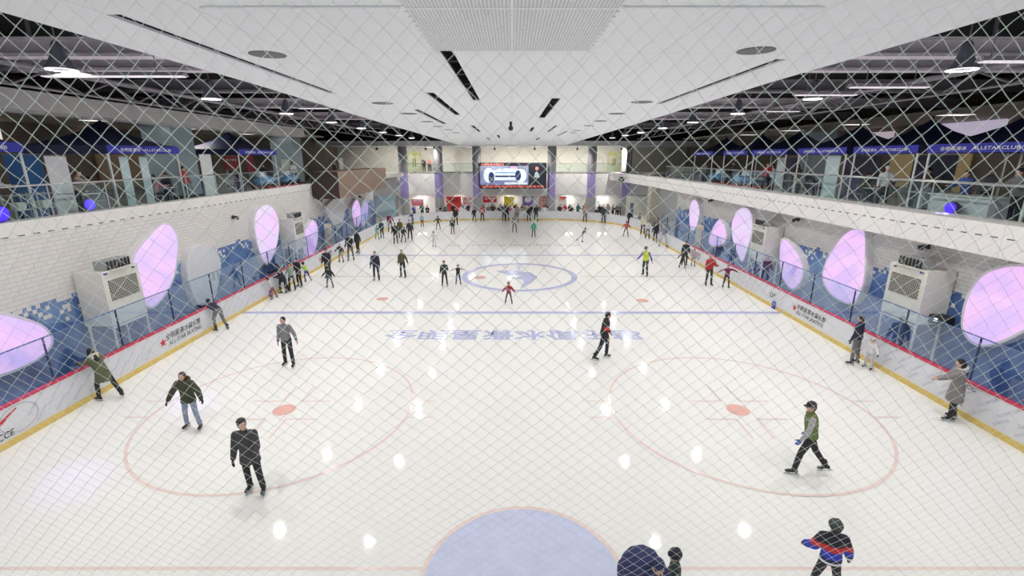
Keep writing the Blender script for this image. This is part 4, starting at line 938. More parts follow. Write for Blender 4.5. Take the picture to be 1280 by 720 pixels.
POSES = {  # lean fwd, lean side, left leg (fwd, out, knee), right leg, left arm (fwd, out, elbow), right arm, head yaw (+ to own left), pitch
 'stand': (4, 0, (4, 5, 8), (-2, 5, 4), (8, 12, 18), (4, 12, 14), 0, 8),
 'stand2': (2, 0, (0, 7, 2), (8, 6, 12), (35, 10, 60), (10, 14, 20), 20, 10),
 'glide': (14, 0, (20, 6, 30), (-12, 9, 8), (-12, 26, 15), (28, 22, 25), 0, 6),
 'stride': (8, 0, (20, 4, 14), (-20, 4, 12), (-14, 12, 15), (16, 12, 22), 0, 4),
 'wide': (8, 0, (8, 14, 12), (2, 15, 10), (6, 42, 18), (8, 44, 18), 0, 8),
 'tpose': (5, 0, (6, 9, 8), (-2, 9, 6), (10, 80, 6), (10, 78, 8), 0, 4),
 'spiral': (30, 0, (0, 3, 4), (-42, 16, 6), (30, 70, 4), (20, 75, 4), 0, -12),
 'lean': (24, 0, (14, 5, 18), (-14, 6, 6), (64, 8, 18), (58, 10, 26), 0, 4),
 'bend': (62, 0, (16, 6, 24), (-4, 8, 14), (60, 10, 20), (70, 8, 30), 0, 10),
 'push': (30, 0, (12, 6, 26), (-18, 6, 14), (62, 6, 26), (62, 6, 26), 0, 0),
 'sit': (12, 0, (84, 7, 84), (80, 8, 80), (38, 10, 60), (44, 8, 55), 0, 14),
 'rail': (14, 0, (6, 6, 8), (-4, 6, 4), (48, 12, 46), (42, 14, 50), 0, 14),
 'behind': (3, 0, (0, 5, 2), (2, 5, 4), (30, 12, 62), (24, 10, 66), 0, 12),
 # near figures, one pose each
 'boardlean': (24, -4, (20, 6, 20), (-22, 9, 6), (62, 6, 26), (40, 14, 60), -10, 16),
 'armsout': (6, 0, (6, 8, 12), (-2, 11, 6), (14, 40, 18), (10, 34, 10), 6, -6),
 'elbow': (4, 2, (4, 6, 10), (-6, 5, 6), (26, 16, 58), (2, 12, 8), 38, -10),
 'easy': (4, 0, (10, 9, 8), (-2, 6, 4), (-6, 26, 14), (2, 8, 10), -6, -6),
 'walkleft': (8, 0, (22, 5, 12), (-22, 5, 14), (8, 8, 22), (-6, 10, 10), 12, 10),
 'walkright': (10, 0, (24, 4, 26), (-16, 4, 12), (12, 10, 20), (-10, 8, 26), 0, 16),
 'backview': (2, 0, (2, 7, 4), (-2, 6, 4), (2, 14, 14), (6, 16, 22), 35, 4),
 'padded': (6, 0, (6, 12, 10), (0, 12, 8), (10, 24, 40), (6, 26, 14), 10, 8),
 'reach': (6, 0, (6, 4, 6), (-6, 4, 4), (62, 10, 8), (22, 8, 40), 12, 14),
 'hug': (58, 0, (20, 9, 26), (2, 10, 16), (40, 12, 60), (40, 12, 60), 0, 24),
 'pickup': (70, 0, (20, 8, 34), (0, 10, 22), (74, 14, 30), (62, 12, 40), 0, 20),
}
def rig(pose, h):
    p = POSES[pose]; s = h/1.75; V = Vector
    lf, ls = R(p[0]), R(p[1]); U = V((math.sin(ls), math.sin(lf)*math.cos(ls), math.cos(lf)*math.cos(ls))).normalized()
    S = V((0, 1, 0)).cross(U); S = (V((1, 0, 0))-U*U.x).normalized(); Fd = U.cross(S)
    g = {'U': U, 'S': S, 'F': Fd, 's': s}
    g['P'] = V((0, 0, 0)); g['N'] = U*.49*s; g['sh'] = {}; g['el'] = {}; g['wr'] = {}; g['hip'] = {}; g['kn'] = {}; g['an'] = {}; g['shin'] = {}; g['fa'] = {}
    for sd, k, leg, arm in ((-1, 'L', p[2], p[4]), (1, 'R', p[3], p[5])):
        hp = V((sd*.088*s, 0, -.03*s)); fa, oa, kb = map(R, leg)
        d = V((sd*math.sin(oa), math.sin(fa)*math.cos(oa), -math.cos(fa)*math.cos(oa))); kn = hp+d*.43*s
        fb = fa-kb; d2 = V((sd*math.sin(oa)*.6, math.sin(fb), -math.cos(fb))).normalized(); an = kn+d2*.42*s
        g['hip'][k] = hp; g['kn'][k] = kn; g['an'][k] = an; g['shin'][k] = fb
        sh = U*.435*s+S*sd*.168*s; fa, oa, eb = map(R, arm)
        d = V((sd*math.sin(oa), math.sin(fa)*math.cos(oa), -math.cos(fa)*math.cos(oa))); el = sh+d*.28*s
        fb = fa+eb; oo = oa*.75; d2 = V((sd*math.sin(oo), math.sin(fb)*math.cos(oo), -math.cos(fb)*math.cos(oo))); wr = el+d2*.245*s
        g['sh'][k] = sh; g['el'][k] = el; g['wr'][k] = wr; g['fa'][k] = d2
    hy, hpi = R(p[6]), R(p[7])
    g['HM'] = Matrix.Rotation(hy, 3, 'Z') @ Matrix.Rotation(-hpi, 3, 'X')
    hs = s*(1+max(0, 1.70-h)*.42); g['hs'] = hs
    g['HC'] = g['N']+(U*.55+V((0, 0, .45))).normalized()*(.065*s+.105*hs)+V((0, .012*s, 0))
    return g
def finger_set(q, wr, d, sd, s, grow=0.0):
    """palm, four fingers of unequal length with a knuckle bend, and a thumb from the side of the palm"""
    f0 = Vector((0, 1, 0)); w = (f0-d*f0.dot(d))
    w = w.normalized() if w.length > .2 else (Vector((0, 0, 1))-d*d.z).normalized()
    n = d.cross(w)*(-sd)                                     # palm normal, towards the body
    if n.x*sd > 0: n = -n
    M = Matrix((w, n, d)).transposed()
    q.ell(wr+d*.048*s, (.040+grow)*s, (.017+grow)*s, (.058+grow*.6)*s, M)
    for k, (off, L) in enumerate(((.028, .070), (.0095, .078), (-.0095, .072), (-.027, .056))):
        b = wr+d*.088*s+w*off*s; m = b+(d*.95+n*.28).normalized()*L*.52*s; e = m+(d*.72+n*.7).normalized()*L*.5*s
        q.cap(b, m, (.0098+grow*.5)*s, (.009+grow*.5)*s, 8); q.cap(m, e, (.009+grow*.5)*s, (.0075+grow*.5)*s, 8)
    b = wr+d*.03*s+w*.030*s; m = b+(d*.55+w*.75+n*.2).normalized()*.042*s; e = m+(d*.9+w*.25+n*.3).normalized()*.034*s
    q.cap(b, m, (.013+grow*.5)*s, (.0105+grow*.5)*s, 8); q.cap(m, e, (.0105+grow*.5)*s, (.0085+grow*.5)*s, 8)
TORSO = ((-.05, .150, .112), (.06, .138, .100), (.16, .132, .096), (.28, .150, .105), (.38, .160, .100), (.44, .135, .082), (.49, .07, .062))
def torso(q, g, z, grow, lo=-9, hi=9, n=16):
    s = g['s']; U, S, Fd = g['U'], g['S'], g['F']; secs = []
    for t, rx, ry in TORSO:
        if lo <= t <= hi:
            bl_ = min(1, max(0, (t+.05)/.25)); u = (U*bl_+Vector((0, 0, 1))*(1-bl_)); c = U*t*s if t > 0 else Vector((0, 0, t*s))
            secs.append((c+z, S*(rx+grow)*s, Fd*(ry+grow)*s))
    q.loft(secs, n)
def person(x, y, face, h, pose, top, tcol, legs, head, hcol, label, cat='person', group=None, z=0.0, near=False, skin=(.62, .38, .28), grow=None, coat=0.0,
           gloves=None, sleeves=None, skates=True, hoodfur=None, topmat=None, armband=None, wide=1.0, boot=(.02, .02, .022), stripe=None):
    g = rig(pose, h); s = g['s']; hs = g['hs']
    sole = (.135 if skates else .085)*s
    z0 = Vector((0, 0, sole-min(g['an']['L'].z, g['an']['R'].z)))
    root = thing('person', label, cat, (x, y, z), group); root.rotation_euler = (0, 0, -R(face))
    vx = .0085 if near else .022; K = (pose, round(h, 2), near)
    low = min(g['an']['L'].z, g['an']['R'].z)
    def body(q):
        torso(q, g, z0, 0)
        q.cap(g['N']+z0-g['U']*.05*s, g['HC']+z0-Vector((0, 0, .05*hs)), .056*s, .048*s)
        M = g['HM']; C = g['HC']+z0; e = lambda v: C+M @ (Vector(v)*hs)
        q.ell(C, .076*hs, .093*hs, .106*hs, M, 16, 12); q.ell(e((0, .028, -.052)), .056*hs, .060*hs, .062*hs, M); q.ell(e((0, .07, -.085)), .022*hs, .018*hs, .02*hs, M)
        q.cap(e((0, .088, .018)), e((0, .108, -.018)), .009*hs, .015*hs, 8)
        for sd in (-1, 1): q.ell(e((sd*.078, -.005, -.008)), .012*hs, .020*hs, .032*hs, M, 8, 6); q.ell(e((sd*.032, .080, .026)), .022*hs, .012*hs, .009*hs, M, 8, 6)
        for sd, k in ((-1, 'L'), (1, 'R')):
            q.cap(g['sh'][k]+z0, g['el'][k]+z0, .052*s, .038*s); q.cap(g['el'][k]+z0, g['wr'][k]+z0, .038*s, .026*s)
            if near: finger_set(q, g['wr'][k]+z0, g['fa'][k], sd, s)
            else:
                w = g['wr'][k]+z0; q.cap(w, w+g['fa'][k]*.13*s, .03*s, .03*s, 8)
                q.cap(w+g['fa'][k]*.03*s+Vector((0, .02*s, 0)), w+g['fa'][k]*.08*s+Vector((0, .05*s, 0)), .016*s, .014*s, 6)
            q.cap(g['hip'][k]+z0, g['kn'][k]+z0, .085*s, .056*s); q.cap(g['kn'][k]+z0, g['an'][k]+z0, .056*s, .040*s)
            q.cap(g['an'][k]+z0-Vector((0, .02*s, .035*s)), g['an'][k]+z0+Vector((0, .10*s, -.06*s)), .024*s, .018*s)
    fused(('body',)+K, body, 'body', SKIN(skin), root, vx)
    gr = grow if grow is not None else .022
    tm = topmat or cmat(tcol)
    def jacket(q, slv=True, tors=True, gr=gr):
        if tors:
            torso(q, g, z0, gr+.004)
            if wide > 1: q.ell(g['U']*.26*s+z0-g['F']*.04, .21*wide*s, .17*wide*s, .30*s, Matrix((g['S'], g['F'], g['U'])).transposed())
            q.cap(g['U']*.43*s+z0-g['S']*.13*s, g['U']*.43*s+z0+g['S']*.13*s, .062*s+gr, .062*s+gr)
            q.cap(g['N']+z0-g['U']*.03*s, g['N']+z0+g['U']*.045*s, .062*s+gr*.5, .058*s+gr*.3)
            if coat:
                secs = []
                kc = (g['kn']['L']+g['kn']['R'])/2; sp = abs(g['kn']['R'].x-g['kn']['L'].x)/2; sy_ = abs(g['kn']['R'].y-g['kn']['L'].y)/2
                for k in range(5):
                    t = k/4*coat; f_ = t/.43
                    c = Vector((0, kc.y*f_*s**0, -.02*s-t*s)); secs.append((c+z0, Vector(((.155+gr+sp*f_*.35)*s, 0, 0)), Vector((0, (.125+gr+sy_*f_*.7)*s, 0))))
                q.loft(secs, 18)
        if slv:
            for k in 'LR':
                q.cap(g['sh'][k]+z0, g['el'][k]+z0, .056*s+gr, .044*s+gr); q.cap(g['el'][k]+z0, g['wr'][k]+z0-g['fa'][k]*.015*s, .044*s+gr, .034*s+gr*.7)
    jk = (top, gr, coat, wide)
    if top == 'vest':
        fused(('vest', jk)+K, lambda q: jacket(q, False), 'vest', tm, root, vx*1.2)
        fused(('shirt', jk)+K, lambda q: (jacket(q, True, False, .012)), 'shirt_sleeves', cmat(sleeves or (.4, .4, .42)), root, vx*1.2)
    else: fused(('top', jk)+K, jacket, top, tm, root, vx*1.2)
    def trousers(q):
        torso(q, g, z0, .012, hi=.07); q.ell(Vector((0, 0, -.04*s))+z0, .145*s, .115*s, .10*s)
        for k in 'LR': q.cap(g['hip'][k]+z0, g['kn'][k]+z0, .093*s, .068*s); q.cap(g['kn'][k]+z0, g['an'][k]+z0+(g['kn'][k]-g['an'][k])*(.06 if skates else .0), .068*s, .057*s)
    fused(('trousers', skates)+K, trousers, 'trousers', cmat(legs), root, vx*1.2)
    # feet
    def boot_m(q): q.cap((0, -.01, .10), (0, 0, 0.0), .052, .050); q.loft([((0, -.075, -.045), (.036, 0, 0), (0, 0, .03)), ((0, -.04, -.035), (.042, 0, 0), (0, 0, .045)), ((0, .04, -.04), (.042, 0, 0), (0, 0, .042)), ((0, .13, -.052), (.046, 0, 0), (0, 0, .03)), ((0, .175, -.06), (.030, 0, 0), (0, 0, .018))], 12)
    def blade_m(q):
        q.prism([(-.003, -.10, -.135), (-.003, .17, -.135), (-.003, .20, -.122), (-.003, .20, -.112), (-.003, -.12, -.112), (-.003, -.12, -.125)], (.006, 0, 0))
        q.box(-.008, .008, -.085, -.03, -.115, -.07); q.box(-.008, .008, .07, .13, -.115, -.07)
    def shoe_m(q): q.cap((0, -.01, .03), (0, 0, -.01), .047, .048); q.loft([((0, -.07, -.05), (.034, 0, 0), (0, 0, .034)), ((0, 0, -.045), (.042, 0, 0), (0, 0, .04)), ((0, .11, -.055), (.046, 0, 0), (0, 0, .03)), ((0, .165, -.062), (.028, 0, 0), (0, 0, .02))], 12)
    for sd, k in ((-1, 'L'), (1, 'R')):
        a = g['an'][k]+z0; lift = g['an'][k].z-low; pitch = -min(R(55), lift*5.0/s) if lift > .02 else 0
        yaw = -sd*R(10)
        m = cmat(boot, .35, 'boot')
        if skates:
            sk = simple('boot', boot_m, 'skate', m, root, a, (pitch, 0, yaw), s); o = simple('blade', blade_m, 'blade', STEEL, sk, smooth=False)
        else: simple('shoe', shoe_m, 'shoe', m, root, a, (pitch, 0, yaw), s)
        if gloves: 
            if near: fused(('glove', k)+K, lambda q: finger_set(q, g['wr'][k]+z0, g['fa'][k], sd, s, .006), 'glove', cmat(gloves), root, vx*.95)
            else: fused(('glove', k)+K, lambda q: q.cap(g['wr'][k]+z0+g['fa'][k]*.02*s, g['wr'][k]+z0+g['fa'][k]*.14*s, .04*s, .038*s, 8), 'glove', cmat(gloves), root, vx)
    # head wear and hair
    M = g['HM']; C = g['HC']+z0; e = lambda v: C+M @ (Vector(v)*hs)
    hm = cmat(hcol, .6, 'hair')
    def hair(q, gr=0.0):
        q.ell(e((0, -.014, .022)), (.086+gr)*hs, (.095+gr)*hs, (.098+gr)*hs, M, 16, 12); q.ell(e((0, -.035, -.02)), (.078+gr)*hs, (.07+gr)*hs, (.08+gr)*hs, M)
    def longh(q): hair(q); q.cap(e((0, -.06, -.03)), g['U']*.36*s+z0-g['F']*.12*s, .075*hs, .06*hs); [q.cap(e((sd*.07, -.01, -.02)), e((sd*.075, .0, -.15)), .026*hs, .022*hs) for sd in (-1, 1)]
    hd = {'short': hair, 'long': longh}.get(head)
    if head in ('short', 'long'): fused(('hair', head)+K, hd, 'hair', hm, root, vx)
    elif head == 'bun': fused(('hair', head)+K, lambda q: (hair(q), q.ell(e((0, -.10, .075)), .036*hs, .036*hs, .036*hs)), 'hair', hm, root, vx)
    else:
        fused(('hair', 'short')+K, hair, 'hair', cmat((.03, .022, .018), .6, 'hair'), root, vx)
        if head == 'beanie':
            o = fused(('beanie',)+K, lambda q: (q.ell(e((0, -.020, .058)), .092*hs, .098*hs, .086*hs, M, 16, 12)), 'knit_hat', hm, root, vx)
        if head == 'cap':
            fused(('cap',)+K, lambda q: (q.ell(e((0, -.008, .048)), .092*hs, .102*hs, .085*hs, M, 16, 12), q.ell(e((0, .10, .035)), .058*hs, .055*hs, .011*hs, M)), 'cap', hm, root, vx*.8)
        if head == 'helmet':
            o = fused(('helmet',)+K, lambda q: (q.ell(e((0, -.008, .040)), .108*hs, .124*hs, .104*hs, M, 16, 12), [q.ell(e((a_, -.02, .1)), .012*hs, .09*hs, .055*hs, M) for a_ in (-.045, 0, .045)], q.ell(e((0, .105, .03)), .07*hs, .03*hs, .012*hs, M)), 'helmet', hm, root, vx)
            simple(('strap', round(hs, 3)), lambda q: q.tube([Vector((.08*math.cos(t), .02, -.095+.0-.02*math.sin(t)))*hs for t in [PI*k/8 for k in range(9)]], .006, 6), 'chin_strap', DARK, root, C)
        if head == 'hood':
            fused(('hood',)+K, lambda q: (q.ell(e((0, -.022, .02)), .108*hs, .112*hs, .122*hs, M, 16, 12), q.cap(e((0, -.05, -.06)), g['N']+z0, .09*hs, .08*hs)), 'hood', tm, root, vx)
    if hoodfur:
        def fur(q):
            c = g['N']+z0-g['F']*.05*s+g['U']*.01*s
            pts = [c+g['S']*math.cos(t)*.125*s+g['F']*math.sin(t)*.095*s+g['U']*(.02-.035*math.sin(t))*s for t in [2*PI*k/18 for k in range(19)]]
            q.tube(pts, .036*s, 8); q.ell(c-g['F']*.05*s-g['U']*.05*s, .11*s, .05*s, .09*s)
        fused(('fur',)+K, fur, 'fur_collar', cmat(hoodfur), root, vx*1.2)
    if armband:
        k = 'R'; a, b2 = g['sh'][k]+z0, g['el'][k]+z0; q = MB(); q.tube([a.lerp(b2, .55), a.lerp(b2, .95)], .072*s+gr, 14); o = q.build('armband', cmat(armband), None); o.parent = root
    if near:
        for sd in (-1, 1): simple(('eye', round(hs, 2)), lambda q: q.ell((0, 0, 0), .0125*hs, .006*hs, .007*hs, None, 10, 6), 'eye', cmat((.02, .015, .012), .2, 'eye'), root, e((sd*.030, .0905, .012)))
        simple(('mouth', round(hs, 2)), lambda q: q.ell((0, 0, 0), .023*hs, .006*hs, .006*hs, None, 12, 6), 'mouth', cmat((.42, .12, .11), .4, 'lip'), root, e((0, .0905, -.058)))
    return root
def SKIN(c):
    k = 'skin_%02d%02d%02d' % tuple(int(x*99) for x in c); return mat(k, c, .5, var=.06, scale=20)
def at(u, vf, vh=None, h=None, **k):
    x, y = gz(u, vf)
    if h is None:
        a, yy, d = ray(u, vh); h = H+d*y/yy
        h = max(.95, min(1.86, round(h/.05)*.05 if True else h))
    return x, y, h

BK = (.016, .016, .02); NV = (.022, .028, .075); GY = (.20, .20, .21); LG = (.45, .45, .46); WH = (.74, .74, .76); OL = (.085, .09, .04); RD = (.50, .03, .035); JN = (.24, .32, .46); BR = (.06, .035, .02); BL = (.03, .06, .40)
def P(u, vf, hh, face, pose, top, tcol, legs, head, hcol, label, **k):
    x, y, h = at(u, vf, vh=hh if hh > 10 else None, h=hh if hh <= 10 else None)
    dx = k.pop('dx', 0); dy = k.pop('dy', 0)
    lim = 12.22
    x = max(-lim, min(lim, x+dx))
    return person(x, y+dy, face, h, pose, top, tcol, legs, head, hcol, label, **k)
# ---- near skaters
P(136, 499, 1.66, 290, 'boardlean', 'coat', (.10, .115, .06), BK, 'long', (.012, .01, .01), 'person in an olive green coat leaning on the boards at the left photo edge', near=True, coat=.30, grow=.032, hoodfur=(.62, .58, .48), gloves=None)
P(243, 536, 1.66, 176, 'armsout', 'jacket', (.045, .048, .025), (.27, .33, .46), 'long', (.05, .03, .025), 'person in a dark olive parka and pale blue jeans with arms held out', near=True, coat=.12, grow=.034, gloves=BK, hoodfur=(.09, .07, .05))
P(320, 617, 1.80, 172, 'elbow', 'coat', (.045, .045, .052), BK, 'beanie', (.03, .03, .032), 'person in charcoal quilted coat and dark knit hat, nearest skater on the left', near=True, coat=.20, grow=.028, gloves=BK)
P(362, 457, 1.78, 182, 'easy', 'sweater', (.20, .20, .215), (.02, .02, .025), 'short', (.015, .013, .013), 'person in a light grey sweater and black trousers by the left face-off circle', near=True, grow=.018)
P(272, 413, 1.66, 296, 'pickup', 'jacket', (.02, .022, .05), (.16, .17, .17), 'short', (.02, .016, .014), 'person bent over at the left boards in a navy jacket and grey trousers', near=True, grow=.026, gloves=(.5, .45, .4))
P(1005, 591, 1.80, 292, 'walkleft', 'vest', (.135, .19, .05), (.018, .018, .03), 'cap', (.022, .016, .018), 'person in a green padded vest with grey sleeves and blue gloves striding to the left', near=True, grow=.028, sleeves=(.42, .41, .43), gloves=(.05, .12, .42))
st = m_bands('striped_jersey', [(1.02, 1.12, (.60, .03, .03)), (.89, 1.02, (.03, .05, .50)), (.84, .89, (.015, .015, .04)), (.78, .84, (.75, .75, .8)), (0, .78, (.04, .05, .42))], (.016, .012, .03))
x, y = gz(1046, 664, 1.36)
person(x, y, 14, 1.46, 'padded', 'jersey', NV, (.02, .02, .03), 'helmet', (.05, .06, .06), 'child in a red, blue and white striped jersey at the bottom edge', near=True, grow=.042, topmat=st, gloves=(.02, .02, .05))
x, y = gz(786, 694, 1.05)
person(x, y-.1, 150, 1.74, 'hug', 'coat', (.022, .024, .11), (.02, .02, .04), 'beanie', (.02, .022, .10), 'person in a wide navy jacket bending down at the bottom edge', near=True, grow=.05, wide=1.5, coat=.15, gloves=(.02, .02, .07))
x, y = gz(847, 697, 1.15)
person(x, y, 285, 1.22, 'stand', 'jacket', (.03, .045, .04), (.02, .02, .02), 'helmet', (.018, .015, .04), 'child in dark helmet and dark green jacket next to the bending person', near=True)
P(753, 449, 1.80, 88, 'walkright', 'jacket', (.015, .016, .022), (.016, .018, .04), 'short', (.012, .012, .012), 'person in black with a red armband walking to the right across the ice lettering', near=True, grow=.024, armband=(.6, .03, .03))
P(1066, 455, 1.74, 325, 'backview', 'jacket', (.016, .018, .045), (.17, .165, .165), 'short', (.012, .012, .014), 'person in a navy jacket and grey trousers seen from behind by the right boards', near=True, grow=.026, gloves=(.03, .015, .02))
P(1091, 461, 1.10, 250, 'armsout', 'jacket', (.72, .70, .72), (.55, .55, .60), 'beanie', (.68, .66, .68), 'small child all in white against the right boards', near=True, gloves=(.04, .03, .05), boot=(.02, .02, .02))
P(1186, 524, 1.76, 296, 'reach', 'coat', (.235, .215, .21), BK, 'long', (.012, .01, .01), 'person in a long grey coat with white fur collar by the right boards', near=True, coat=.42, grow=.036, hoodfur=(.74, .71, .68))
P(1212, 523, 1.02, 120, 'stand', 'jacket', (.30, .02, .03), (.05, .05, .07), 'beanie', (.3, .05, .05), 'small child in dark red half hidden behind the person in the long grey coat', near=True)
